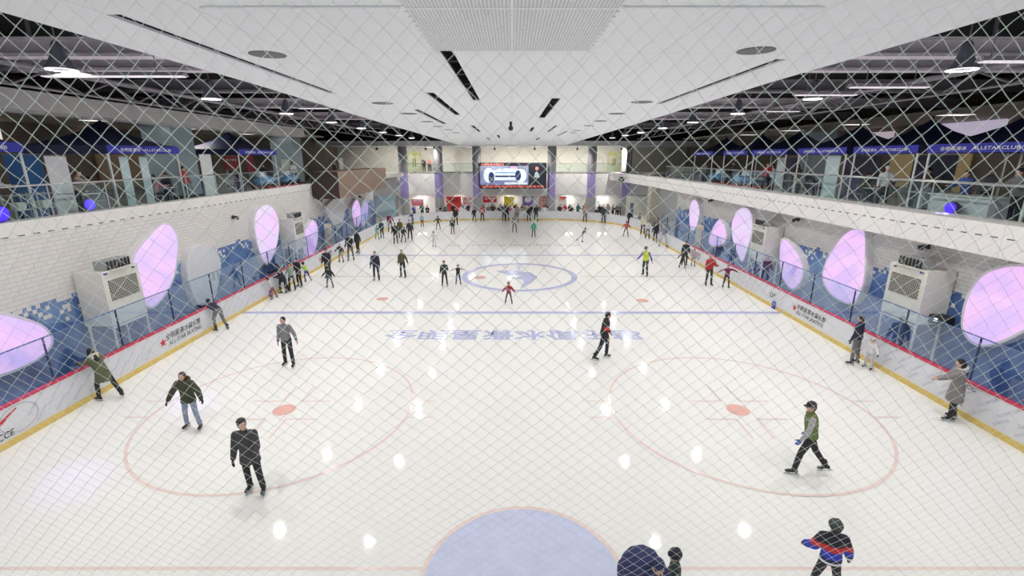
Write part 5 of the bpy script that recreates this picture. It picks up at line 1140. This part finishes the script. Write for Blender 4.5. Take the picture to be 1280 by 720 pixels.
# ---- middle distance
mid = [
 (636, 380, 353, 186, 'wide', 'jacket', (.36, .03, .035), (.10, .09, .10), 'helmet', (.3, .16, .13), 'child in a red jacket holding one arm out just below the centre circle', {}),
 (556, 358, 326, 170, 'stand2', 'jacket', (.03, .04, .03), (.035, .04, .038), 'short', (.02, .02, .02), 'person in blackish green standing left of the centre circle', {}),
 (573, 356, 331, 176, 'tpose', 'vest', (.02, .02, .03), (.03, .04, .14), 'short', (.03, .02, .02), 'child in black top and blue jeans, arms spread, beside the centre circle', {'sleeves': (.6, .42, .36)}),
 (471, 351, 314, 178, 'stand', 'jacket', (.018, .02, .05), (.03, .035, .06), 'short', (.015, .015, .02), 'person in navy jacket and trousers just before the centre line, left half', {'gloves': (.1, .1, .12)}),
 (504, 347, 312, 192, 'easy', 'jacket', (.085, .085, .04), (.02, .02, .025), 'short', (.06, .045, .03), 'person in an olive khaki jacket and black trousers, right of the one in navy', {}),
 (413, 360, 334, 180, 'wide', 'jacket', (.02, .025, .03), (.10, .13, .15), 'helmet', (.03, .03, .04), 'child in dark padding in front of a taller skater near the left boards', {}),
 (411, 348, 311, 180, 'stand', 'jacket', (.025, .018, .025), (.05, .05, .05), 'beanie', (.16, .03, .04), 'person in black with a dark red hat right behind the dark padded child', {}),
 (352, 366, 336, 215, 'lean', 'jacket', (.02, .022, .04), (.03, .035, .09), 'short', (.015, .015, .015), 'child in navy reaching for the left boards in a group of four', {'dx': .25}),
 (366, 363, 329, 180, 'stand2', 'vest', (.33, .42, .32), (.02, .025, .02), 'short', (.04, .025, .02), 'person in a pale green top in the group at the left boards', {'sleeves': (.3, .38, .3)}),
 (375, 359, 323, 200, 'stand', 'jacket', (.018, .018, .016), (.02, .02, .02), 'short', (.012, .012, .012), 'person in black behind the one in the pale green top', {}),
 (384, 352, 328, 300, 'push', 'vest', (.42, .62, .06), (.03, .04, .36), 'helmet', (.03, .03, .05), 'child in a neon yellow vest and blue trousers at the left boards', {'sleeves': (.4, .6, .1)}),
 (326, 374, 1.15, 250, 'lean', 'jacket', (.55, .52, .55), (.30, .08, .08), 'beanie', (.02, .02, .02), 'child in white and red clinging to the left boards by a person in black', {'dx': .25}),
 (328, 371, 332, 275, 'lean', 'coat', (.016, .015, .015), (.016, .015, .015), 'long', (.012, .01, .01), 'person in a black coat over the child in white and red, left boards', {'coat': .3, 'dx': .1, 'dy': .7}),
 (427, 328, 305, 200, 'wide', 'jacket', (.05, .03, .05), (.30, .29, .27), 'helmet', (.5, .5, .5), 'child with a white helmet and dark jacket beside the left boards', {}),
 (439, 326, 291, 170, 'stand2', 'jacket', (.016, .016, .018), (.14, .14, .13), 'short', (.02, .02, .05), 'person in a black jacket and grey trousers by the left boards', {}),
 (448, 317, 288, 210, 'easy', 'coat', (.03, .03, .024), (.03, .028, .02), 'long', (.03, .022, .015), 'person with long hair in a dark brown coat beyond the one in grey trousers', {'coat': .2}),
 (472, 300, 281, 160, 'push', 'jacket', (.08, .34, .24), (.2, .4, .3), 'beanie', (.05, .3, .2), 'child in teal green pushing along the far left boards', {}),
 (478, 298, 276, 190, 'stand', 'jacket', (.03, .07, .08), (.03, .03, .04), 'short', (.02, .02, .03), 'person in dark teal right behind the child in green', {}),
 (488, 290, 267, 175, 'easy', 'jacket', (.18, .02, .05), (.10, .10, .14), 'short', (.10, .04, .03), 'person in a maroon jacket near the far left corner of the ice', {}),
 (495, 305, 279, 180, 'stand', 'jacket', (.02, .025, .03), (.03, .035, .04), 'short', (.02, .02, .02), 'person in black at the left of a group of three in the far left part', {}),
 (505, 303, 1.35, 130, 'glide', 'jacket', (.04, .04, .035), (.05, .05, .045), 'helmet', (.04, .04, .04), 'child in dark grey crouching forward in the middle of that far left group', {}),
 (501, 298, 274, 190, 'stand', 'jacket', (.10, .10, .05), (.05, .05, .05), 'short', (.05, .03, .02), 'person in faded green at the back of the far left group', {}),
 (513, 301, 274, 165, 'stride', 'jacket', (.03, .032, .04), (.025, .025, .03), 'cap', (.2, .2, .2), 'person in dark grey at the right of the far left group', {}),
 (516, 281, 265, 190, 'lean', 'jacket', (.05, .06, .22), (.03, .03, .06), 'short', (.02, .02, .03), 'child in a blue and navy jacket near the far left curve of the boards', {}),
 (528, 284, 268, 175, 'stand', 'jacket', (.34, .45, .52), (.03, .03, .03), 'beanie', (.3, .35, .4), 'child in a pale blue jacket near the far left curve of the boards', {}),
 (535, 276, 262, 175, 'stand2', 'jacket', (.02, .02, .022), (.02, .02, .022), 'short', (.02, .02, .02), 'person in black close to the second far column', {}),
 (548, 287, 270, 180, 'wide', 'jacket', (.06, .07, .07), (.07, .08, .08), 'helmet', (.05, .05, .05), 'child in grey alone between the far columns and the far group', {}),
 (543, 309, 289, 185, 'glide', 'jacket', (.66, .66, .68), (.60, .60, .62), 'helmet', (.3, .25, .22), 'child all in white alone in the far left half', {}),
 (566, 293, 272, 185, 'stand', 'coat', (.03, .032, .03), (.22, .22, .20), 'short', (.03, .03, .03), 'person in black coat and pale trousers below the red poster, front one', {'coat': .15}),
 (570, 282, 257, 180, 'stand', 'jacket', (.015, .015, .02), (.03, .03, .03), 'beanie', (.2, .02, .03), 'tall person in black with a red hat behind the black coat, below the red poster', {}),
 (593, 278, 260, 180, 'stand2', 'jacket', (.02, .02, .02), (.03, .03, .03), 'short', (.02, .02, .02), 'person in black near the far boards left of the screen column', {}),
 (603, 277, 257, 180, 'stand', 'jacket', (.50, .06, .06), (.03, .03, .04), 'short', (.03, .02, .02), 'person in a red jacket near the far boards under the screen', {}),
 (630, 277, 258, 180, 'stand', 'jacket', (.10, .10, .10), (.04, .04, .04), 'short', (.02, .02, .02), 'person in dark grey near the far boards below the yellow poster, left of two', {}),
 (634, 277, 255, 200, 'stand2', 'jacket', (.02, .02, .024), (.03, .03, .03), 'beanie', (.03, .03, .03), 'person in black near the far boards below the yellow poster, right of two', {}),
 (643, 291, 268, 175, 'easy', 'jacket', (.30, .27, .26), (.20, .20, .20), 'long', (.3, .18, .12), 'fair haired person in beige grey in the far middle of the ice', {}),
 (646, 278, 256, 180, 'stand', 'jacket', (.36, .30, .34), (.1, .1, .1), 'short', (.1, .05, .05), 'person in pale mauve near the far boards right of the yellow poster', {}),
 (667, 297, 276, 190, 'stand', 'coat', (.12, .36, .28), (.05, .12, .10), 'short', (.05, .04, .03), 'person in a sea green coat in the far middle of the ice', {'coat': .2}),
 (661, 277, 257, 180, 'stand', 'jacket', (.02, .022, .02), (.02, .02, .02), 'short', (.02, .02, .02), 'slim person in black near the far boards under the purple poster', {}),
 (670, 277, 249, 180, 'stand2', 'jacket', (.022, .03, .035), (.03, .03, .04), 'cap', (.05, .06, .06), 'tall person in dark teal near the far boards right of the purple poster', {}),
 (693, 274, 262, 180, 'stand', 'jacket', (.60, .25, .25), (.5, .45, .45), 'short', (.4, .05, .05), 'child in red and white at the far boards by the column right of the screen', {}),
 (710, 275, 262, 180, 'stand', 'jacket', (.50, .10, .14), (.6, .55, .55), 'short', (.3, .2, .15), 'child in a pink red top at the far boards', {}),
 (728, 303, 284, 100, 'spiral', 'jacket', (.05, .07, .11), (.40, .48, .56), 'short', (.02, .02, .03), 'child in pale blue trousers gliding on one leg with arms out, far right half', {}),
 (731, 278, 256, 180, 'stand', 'vest', (.36, .24, .18), (.05, .05, .05), 'short', (.05, .03, .02), 'person in tan at the far boards beside the second column from the right', {'sleeves': (.5, .35, .3)}),
 (745, 277, 260, 180, 'stand', 'jacket', (.06, .06, .06), (.4, .4, .4), 'short', (.02, .02, .02), 'person in dark grey with pale trousers right of that column', {}),
 (754, 279, 256, 185, 'stand2', 'jacket', (.03, .05, .08), (.03, .03, .05), 'short', (.05, .04, .04), 'person in slate blue at the far boards right of that column', {}),
 (782, 296, 277, 180, 'wide', 'jacket', (.42, .08, .06), (.30, .12, .12), 'helmet', (.15, .08, .06), 'child in orange red in the far right part of the ice', {}),
 (787, 284, 263, 185, 'stand', 'jacket', (.02, .022, .04), (.02, .02, .035), 'short', (.02, .02, .02), 'person in dark navy by the rightmost far column', {}),
 (803, 294, 270, 190, 'stand', 'jacket', (.66, .66, .52), (.02, .02, .02), 'bun', (.05, .04, .03), 'person in a cream top and black trousers at the far right boards', {}),
 (809, 299, 276, 190, 'stand', 'jacket', (.62, .62, .62), (.02, .02, .022), 'short', (.02, .02, .02), 'person in a white top and black trousers at the far right boards', {}),
 (820, 303, 278, 200, 'stride', 'coat', (.02, .022, .025), (.02, .02, .022), 'long', (.02, .02, .02), 'person in a black coat at the far right boards', {'coat': .15}),
 (831, 309, 279, 185, 'wide', 'jacket', (.26, .26, .34), (.45, .45, .48), 'short', (.05, .05, .06), 'person in lavender grey with pale trousers at the far right boards', {}),
 (806, 345, 308, 215, 'glide', 'vest', (.62, .66, .04), (.04, .05, .07), 'helmet', (.08, .10, .10), 'person in a yellow vest with blue sleeves and a helmet gliding at the right', {'sleeves': (.06, .05, .40)}),
 (855, 332, 302, 190, 'stand', 'jacket', (.018, .02, .026), (.03, .03, .035), 'short', (.02, .02, .02), 'person in black with a child close in front at the right boards', {}),
 (852, 334, 1.2, 185, 'wide', 'jacket', (.04, .045, .05), (.03, .03, .03), 'helmet', (.05, .06, .06), 'child in dark grey close in front of the person in black at the right boards', {'dx': -.1, 'dy': -.35}),
 (866, 333, 312, 185, 'stand', 'jacket', (.50, .38, .42), (.22, .2, .24), 'short', (.05, .03, .03), 'child in pale pink beside the two dark skaters at the right boards', {}),
 (885, 357, 319, 180, 'stand2', 'jacket', (.42, .035, .035), (.035, .05, .06), 'long', (.42, .28, .12), 'fair haired person in a red jacket by the right boards', {'grow': .036}),
 (907, 360, 332, 185, 'tpose', 'jacket', (.20, .02, .07), (.03, .03, .05), 'short', (.03, .02, .02), 'child in a maroon jacket with both arms stretched sideways at the right boards', {'gloves': (.05, .02, .03)}),
]
for u, vf, hh, fc, ps, tp_, tc_, lg_, hd_, hc_, lb, kw in mid: P(u, vf, hh, fc, ps, tp_, tc_, lg_, hd_, hc_, lb, near=False, **kw)
# ---- people outside the boards and on the galleries
cn = {'black': BK, 'navy': NV, 'grey': GY, 'white': WH, 'red': RD, 'brown': BR, 'beige': (.40, .33, .25), 'blue': (.05, .10, .35), 'pink': (.55, .22, .28), 'olive': OL, 'teal': (.03, .15, .16)}
far = [(-8.4, 'black', 'short', 'under the left end of the large red poster'), (-7.7, 'grey', 'long', 'under the right part of the large red poster'), (-7.0, 'black', 'beanie', 'at the right edge of the large red poster'), (-6.0, 'white', 'short', 'under the white poster with red lettering'), (-5.2, 'navy', 'long', 'just left of the column left of the screen'),
       (-3.4, 'black', 'short', 'just right of the column left of the screen'), (-2.8, 'grey', 'short', 'under the dark red and white banner'), (-2.2, 'brown', 'long', 'right of the dark red and white banner'), (-1.5, 'black', 'cap', 'just left of the yellow poster'), (-.9, 'navy', 'short', 'under the left edge of the yellow poster'),
       (-.2, 'pink', 'long', 'under the yellow poster'), (.6, 'red', 'short', 'between the yellow and purple posters'), (1.5, 'beige', 'long', 'under the left part of the purple poster'), (2.2, 'black', 'short', 'under the right part of the purple poster'), (3.2, 'grey', 'beanie', 'between the purple and light red posters'),
       (3.9, 'white', 'short', 'under the light red poster'), (5.6, 'navy', 'short', 'just right of the column right of the screen'), (6.3, 'red', 'long', 'under the white poster topped with red'), (7.0, 'black', 'short', 'right of the white poster topped with red'), (7.8, 'teal', 'cap', 'between the two columns right of the screen'), (8.6, 'brown', 'short', 'just left of the second far column from the right'),
       (10.6, 'black', 'short', 'just right of the second far column from the right'), (11.3, 'beige', 'long', 'between the last two far columns, left one'), (12.0, 'black', 'beanie', 'between the last two far columns, middle one'), (12.7, 'grey', 'short', 'just left of the rightmost far column'), (15.0, 'red', 'long', 'in front of the red heart-like poster'), (15.9, 'brown', 'short', 'right of the red heart-like poster'), (16.9, 'navy', 'short', 'far right of the lobby'),
       (-11.6, 'blue', 'short', 'beside the small pink poster'), (-10.7, 'teal', 'long', 'left of the second far column'), (-10.0, 'navy', 'short', 'touching the second far column')]
hn = {'short': 'short dark hair', 'long': 'long hair', 'beanie': 'knit hat', 'cap': 'cap'}
hts = (1.55, 1.65, 1.7, 1.6, 1.75)
for i, (x, c, hd_, w) in enumerate(far):
    tc_ = cn[c]
    person(x, 56.2+(i % 3)*.22, 180+(i*37) % 50-25, hts[i % 5], 'behind', 'jacket', tc_, BK, hd_, (.02, .018, .016) if hd_ != 'beanie' else tuple(q*.8 for q in cn[far[(i+4) % len(far)][1]]), 'spectator in %s, %s, %s' % (c, hn[hd_], w), group='spectators behind the far boards', skates=False)
for i in range(24):
    x = -8.1+i*.93+(i*7 % 5)*.06
    if min(abs(x-c_) for c_ in (-8.8, -4.2, 4.75, 9.55, 13.75)) < .7: continue
    person(x, 57.2+(i % 2)*.12, 175+(i*53) % 40-20, 1.6+(i*11 % 5)*.045, 'behind', 'jacket', (BK, GY, NV, BK, (.06, .03, .03))[i*3 % 5], BK, ('short', 'long', 'short', 'cap')[i % 4], (.02, .018, .016), 'dark-clad spectator in the back row behind the far boards', group='dark-clad back row of spectators', skates=False)
for x, y, c, hd_, lb in ((13.6, 44.0, 'black', 'hood', 'hooded person in black seated outside the right corner boards'), (12.9, 47.8, 'grey', 'short', 'person in grey standing outside the right corner boards'), (13.1, 42.6, 'navy', 'short', 'person in navy at the end of the right mural wall')):
    person(x, y, 250, 1.6, 'behind', 'jacket', cn[c], BK, hd_, (.02, .02, .02), lb, skates=False)
gal = [ # x, y, face, pose, colour, head, head colour, label
 (-15.0, 12.6, 60, 'rail', 'black', 'beanie', (.6, .4, .05), 'person in black with a yellow hat behind the left rail, nearest the camera'),
 (-15.1, 13.75, 90, 'rail', 'white', 'beanie', (.65, .42, .08), 'person in white sleeves and an orange yellow hat leaning on the left rail'),
 (-15.3, 16.9, 60, 'rail', 'beige', 'short', BR, 'person in cream leaning at the table right of the nearest white banner'),
 (-15.6, 17.92, 180, 'sit', 'brown', 'short', BK, 'person in brown seated left of the paired pale banners'),
 (-15.1, 20.28, 0, 'sit', 'pink', 'long', BR, 'person in pink seated right of the paired pale banners'),
 (-15.3, 21.52, 180, 'sit', 'black', 'short', BK, 'person in black seated right of the one in pink'),
 (-15.2, 22.4, 90, 'stand', 'red', 'short', BK, 'person in dark red standing left of the tall plain banner'),
 (-16.6, 17.6, 90, 'stand', 'black', 'short', BK, 'person in black standing at the back of the left gallery'),
 (-15.3, 26.28, 0, 'sit', 'grey', 'short', BK, 'person in grey seated under the far left tent'), (-15.5, 27.52, 180, 'sit', 'black', 'long', BK, 'person with long hair in black seated under the far left tent'),
 (-16.3, 31.8, 90, 'stand2', 'black', 'short', BK, 'person in black beside the toy car rides on the left'), (-15.4, 34.2, 120, 'stand', 'white', 'short', BK, 'person in white near the brown balcony box'),
 (-15.0, 41, 90, 'stand', 'black', 'short', BK, 'person in black behind the brown balcony box'),
 (15.0, 14.2, 270, 'rail', 'grey', 'short', BK, 'person in grey at the near end of the white counter'), (15.1, 16.0, 250, 'rail', 'blue', 'short', BK, 'person in dark blue leaning over the white counter'),
 (16.3, 14.8, 250, 'stand2', 'black', 'short', BK, 'tall person in black behind the counter, nearer one'), (16.5, 16.7, 250, 'stand', 'grey', 'short', BK, 'person in dark grey with back turned behind the counter'),
 (15.7, 17.58, 0, 'sit', 'black', 'long', BK, 'person with long hair in black seated beyond the white counter'), (16.0, 18.6, 250, 'stand', 'brown', 'short', BK, 'person in brown standing beyond the white counter'),
 (14.9, 19.3, 200, 'stand2', 'white', 'cap', WH, 'person in a white shirt and white cap at the right rail'), (15.7, 19.98, 0, 'sit', 'red', 'long', BR, 'person in red seated under the second right tent'),
 (15.5, 21.22, 180, 'sit', 'olive', 'short', BK, 'person in olive seated under the second right tent'), (16.9, 21.9, 250, 'stand2', 'black', 'short', BK, 'person in black standing nearest the pale blue-grey banner'),
 (15.3, 25.02, 180, 'sit', 'black', 'short', BK, 'person in black seated between the third and fourth right tents'), (15.6, 26.5, 250, 'stand', 'brown', 'long', BR, 'person in brown under the fourth right tent'),
 (15.0, 28.6, 200, 'stand2', 'red', 'short', BR, 'person in a bright red top at the far right rail'), (15.9, 29.6, 250, 'stand', 'white', 'short', BK, 'person in white beside the light blue toy car'),
 (15.2, 33.4, 250, 'stand', 'black', 'short', BK, 'person in black between the two right toy cars'), (15.3, 38.5, 250, 'stand', 'grey', 'short', BK, 'person in grey at the far end of the right gallery'),
]
for i, (x, y, fc, ps, c, hd_, hc_, lb) in enumerate(gal):
    if c == 'black': tc_ = BK
    else: tc_ = cn[c]
    person(x, y, fc, (1.68, 1.74, 1.62, 1.7)[i % 4], ps, 'jacket', tc_, (.02, .02, .025) if i % 3 else (.06, .08, .14), hd_, hc_, lb, skates=False, z=5.0)
for x, c, lb in ((-11.3, 'black', 'person in black on the upper floor beside the left glass doors'), (-10.6, 'red', 'person in salmon red on the upper floor beside the left glass doors')):
    person(x, 62.6, 180, 1.7, 'stand', 'jacket', cn[c] if c != 'red' else (.6, .2, .15), BK, 'short', BK, lb, skates=False, z=5.2)
finish_fused()

# ================================================================== SAFETY NET in front of the viewing gallery
NETM = mat('net_twine', (.80, .88, .84), .6, var=.04)
nt = NETM.node_tree; tr = nt.nodes.new('ShaderNodeBsdfTranslucent'); tr.inputs[0].default_value = (.86, .95, .90, 1); ms = nt.nodes.new('ShaderNodeMixShader'); ms.inputs[0].default_value = .5
nt.links.new(nt.nodes['Principled BSDF'].outputs[0], ms.inputs[1]); nt.links.new(tr.outputs[0], ms.inputs[2]); nt.links.new(ms.outputs[0], nt.nodes['Material Output'].inputs[0])
def net_y(z):
    return 1.36+.0*z if z >= 6.9 else 1.36+.215*(6.9-z)
t = thing('safety_net', 'pale knotted safety net of diamond mesh hanging in front of the viewing gallery', 'net', (0, 1.4, 5))
q = MB(); px, pz = .0625, .0595; rr = .0008; RRL = .0006; nx = 92; rnd = random.Random(3)
zs = []; z = 7.95
rows = int((7.95-4.35)/(pz/2)); knots = {}
for j in range(rows+1):
    z = 7.95-j*pz/2
    for i in range(-nx, nx+1):
        if (i+j) % 2: continue
        x = i*px/2*1.0
        jx, jz = rnd.uniform(-.0022, .0022), rnd.uniform(-.0022, .0022)
        sag = .012*math.sin(x*2.1+z*1.3)
        knots[(i, j)] = Vector((x+jx+sag, net_y(z)+.01*math.sin(x*3+z*2), z+jz))
def seg(a, b):
    rr = RRL+(.0002)*max(0, min(1, (a.z-6.4)/.7))
    d = (b-a).normalized(); x = d.cross(Vector((0, 1, 0))).normalized()*rr; y = Vector((0, rr, 0)); i = len(q.v)
    for p in (a, b): q.v.extend([p+x, p+y, p-x, p-y])
    for k in range(4): q.f.append([i+k, i+(k+1) % 4, i+4+(k+1) % 4, i+4+k])
for (i, j), p in knots.items():
    for di in (-1, 1):
        o = knots.get((i+di, j+1))
        if o: m_ = (p+o)/2+Vector((rnd.uniform(-.0012, .0012), 0, rnd.uniform(-.0012, .0012))); seg(p, m_); seg(m_, o)
    k0 = len(q.v); r2 = rr*1.9
    q.v.extend([p+Vector(v)*r2 for v in ((1, 0, 0), (-1, 0, 0), (0, 1, 0), (0, -1, 0), (0, 0, 1), (0, 0, -1))])
    for f_ in ((0, 2, 4), (2, 1, 4), (1, 3, 4), (3, 0, 4), (2, 0, 5), (1, 2, 5), (3, 1, 5), (0, 3, 5)): q.f.append([k0+k for k in f_])
w_ = t.location
for k in range(len(q.v)): q.v[k] = q.v[k]-w_
me = D.meshes.new('mesh'); me.from_pydata([tuple(v) for v in q.v], [], q.f); me.materials.append(NETM)
o = D.objects.new('net_mesh', me); COL.objects.link(o); o.parent = t
q = MB(); q.tube([(-2.9, net_y(7.96), 7.96), (2.9, net_y(7.96), 7.96)], .006, 6); q.build('head_rope', NETM, t)
q = MB(); q.tube([(-2.9, net_y(4.35), 4.35), (2.9, net_y(4.35), 4.35)], .008, 6); q.build('foot_rope', NETM, t)
q = MB()
for x in (-2, -1, 0, 1, 2): q.tube([(x, 1.36, 7.96), (x, 1.36, 8.4)], .004, 6)
q.build('hanging_cord', NETM, t)

# ================================================================== WORLD, CAMERA
w = D.worlds.new('surroundings'); SC.world = w; w.use_nodes = True
w.node_tree.nodes['Background'].inputs[0].default_value = (.93, .95, 1.0, 1); w.node_tree.nodes['Background'].inputs[1].default_value = 1.9
cam = D.cameras.new('camera'); cam.sensor_width = 36; cam.lens = F*36/1280; cam.clip_start = .05; cam.clip_end = 300
cam.dof.use_dof = True; cam.dof.focus_distance = 16; cam.dof.aperture_fstop = 5.0
co = D.objects.new('camera', cam); COL.objects.link(co); co.location = (0, 0, H); co.rotation_euler = (PI/2-TH, 0, 0); SC.camera = co
vs = SC.view_settings; vs.view_transform = 'Standard'; vs.look = 'None'; vs.gamma = 1; vs.use_curve_mapping = False; vs.exposure = -1.0
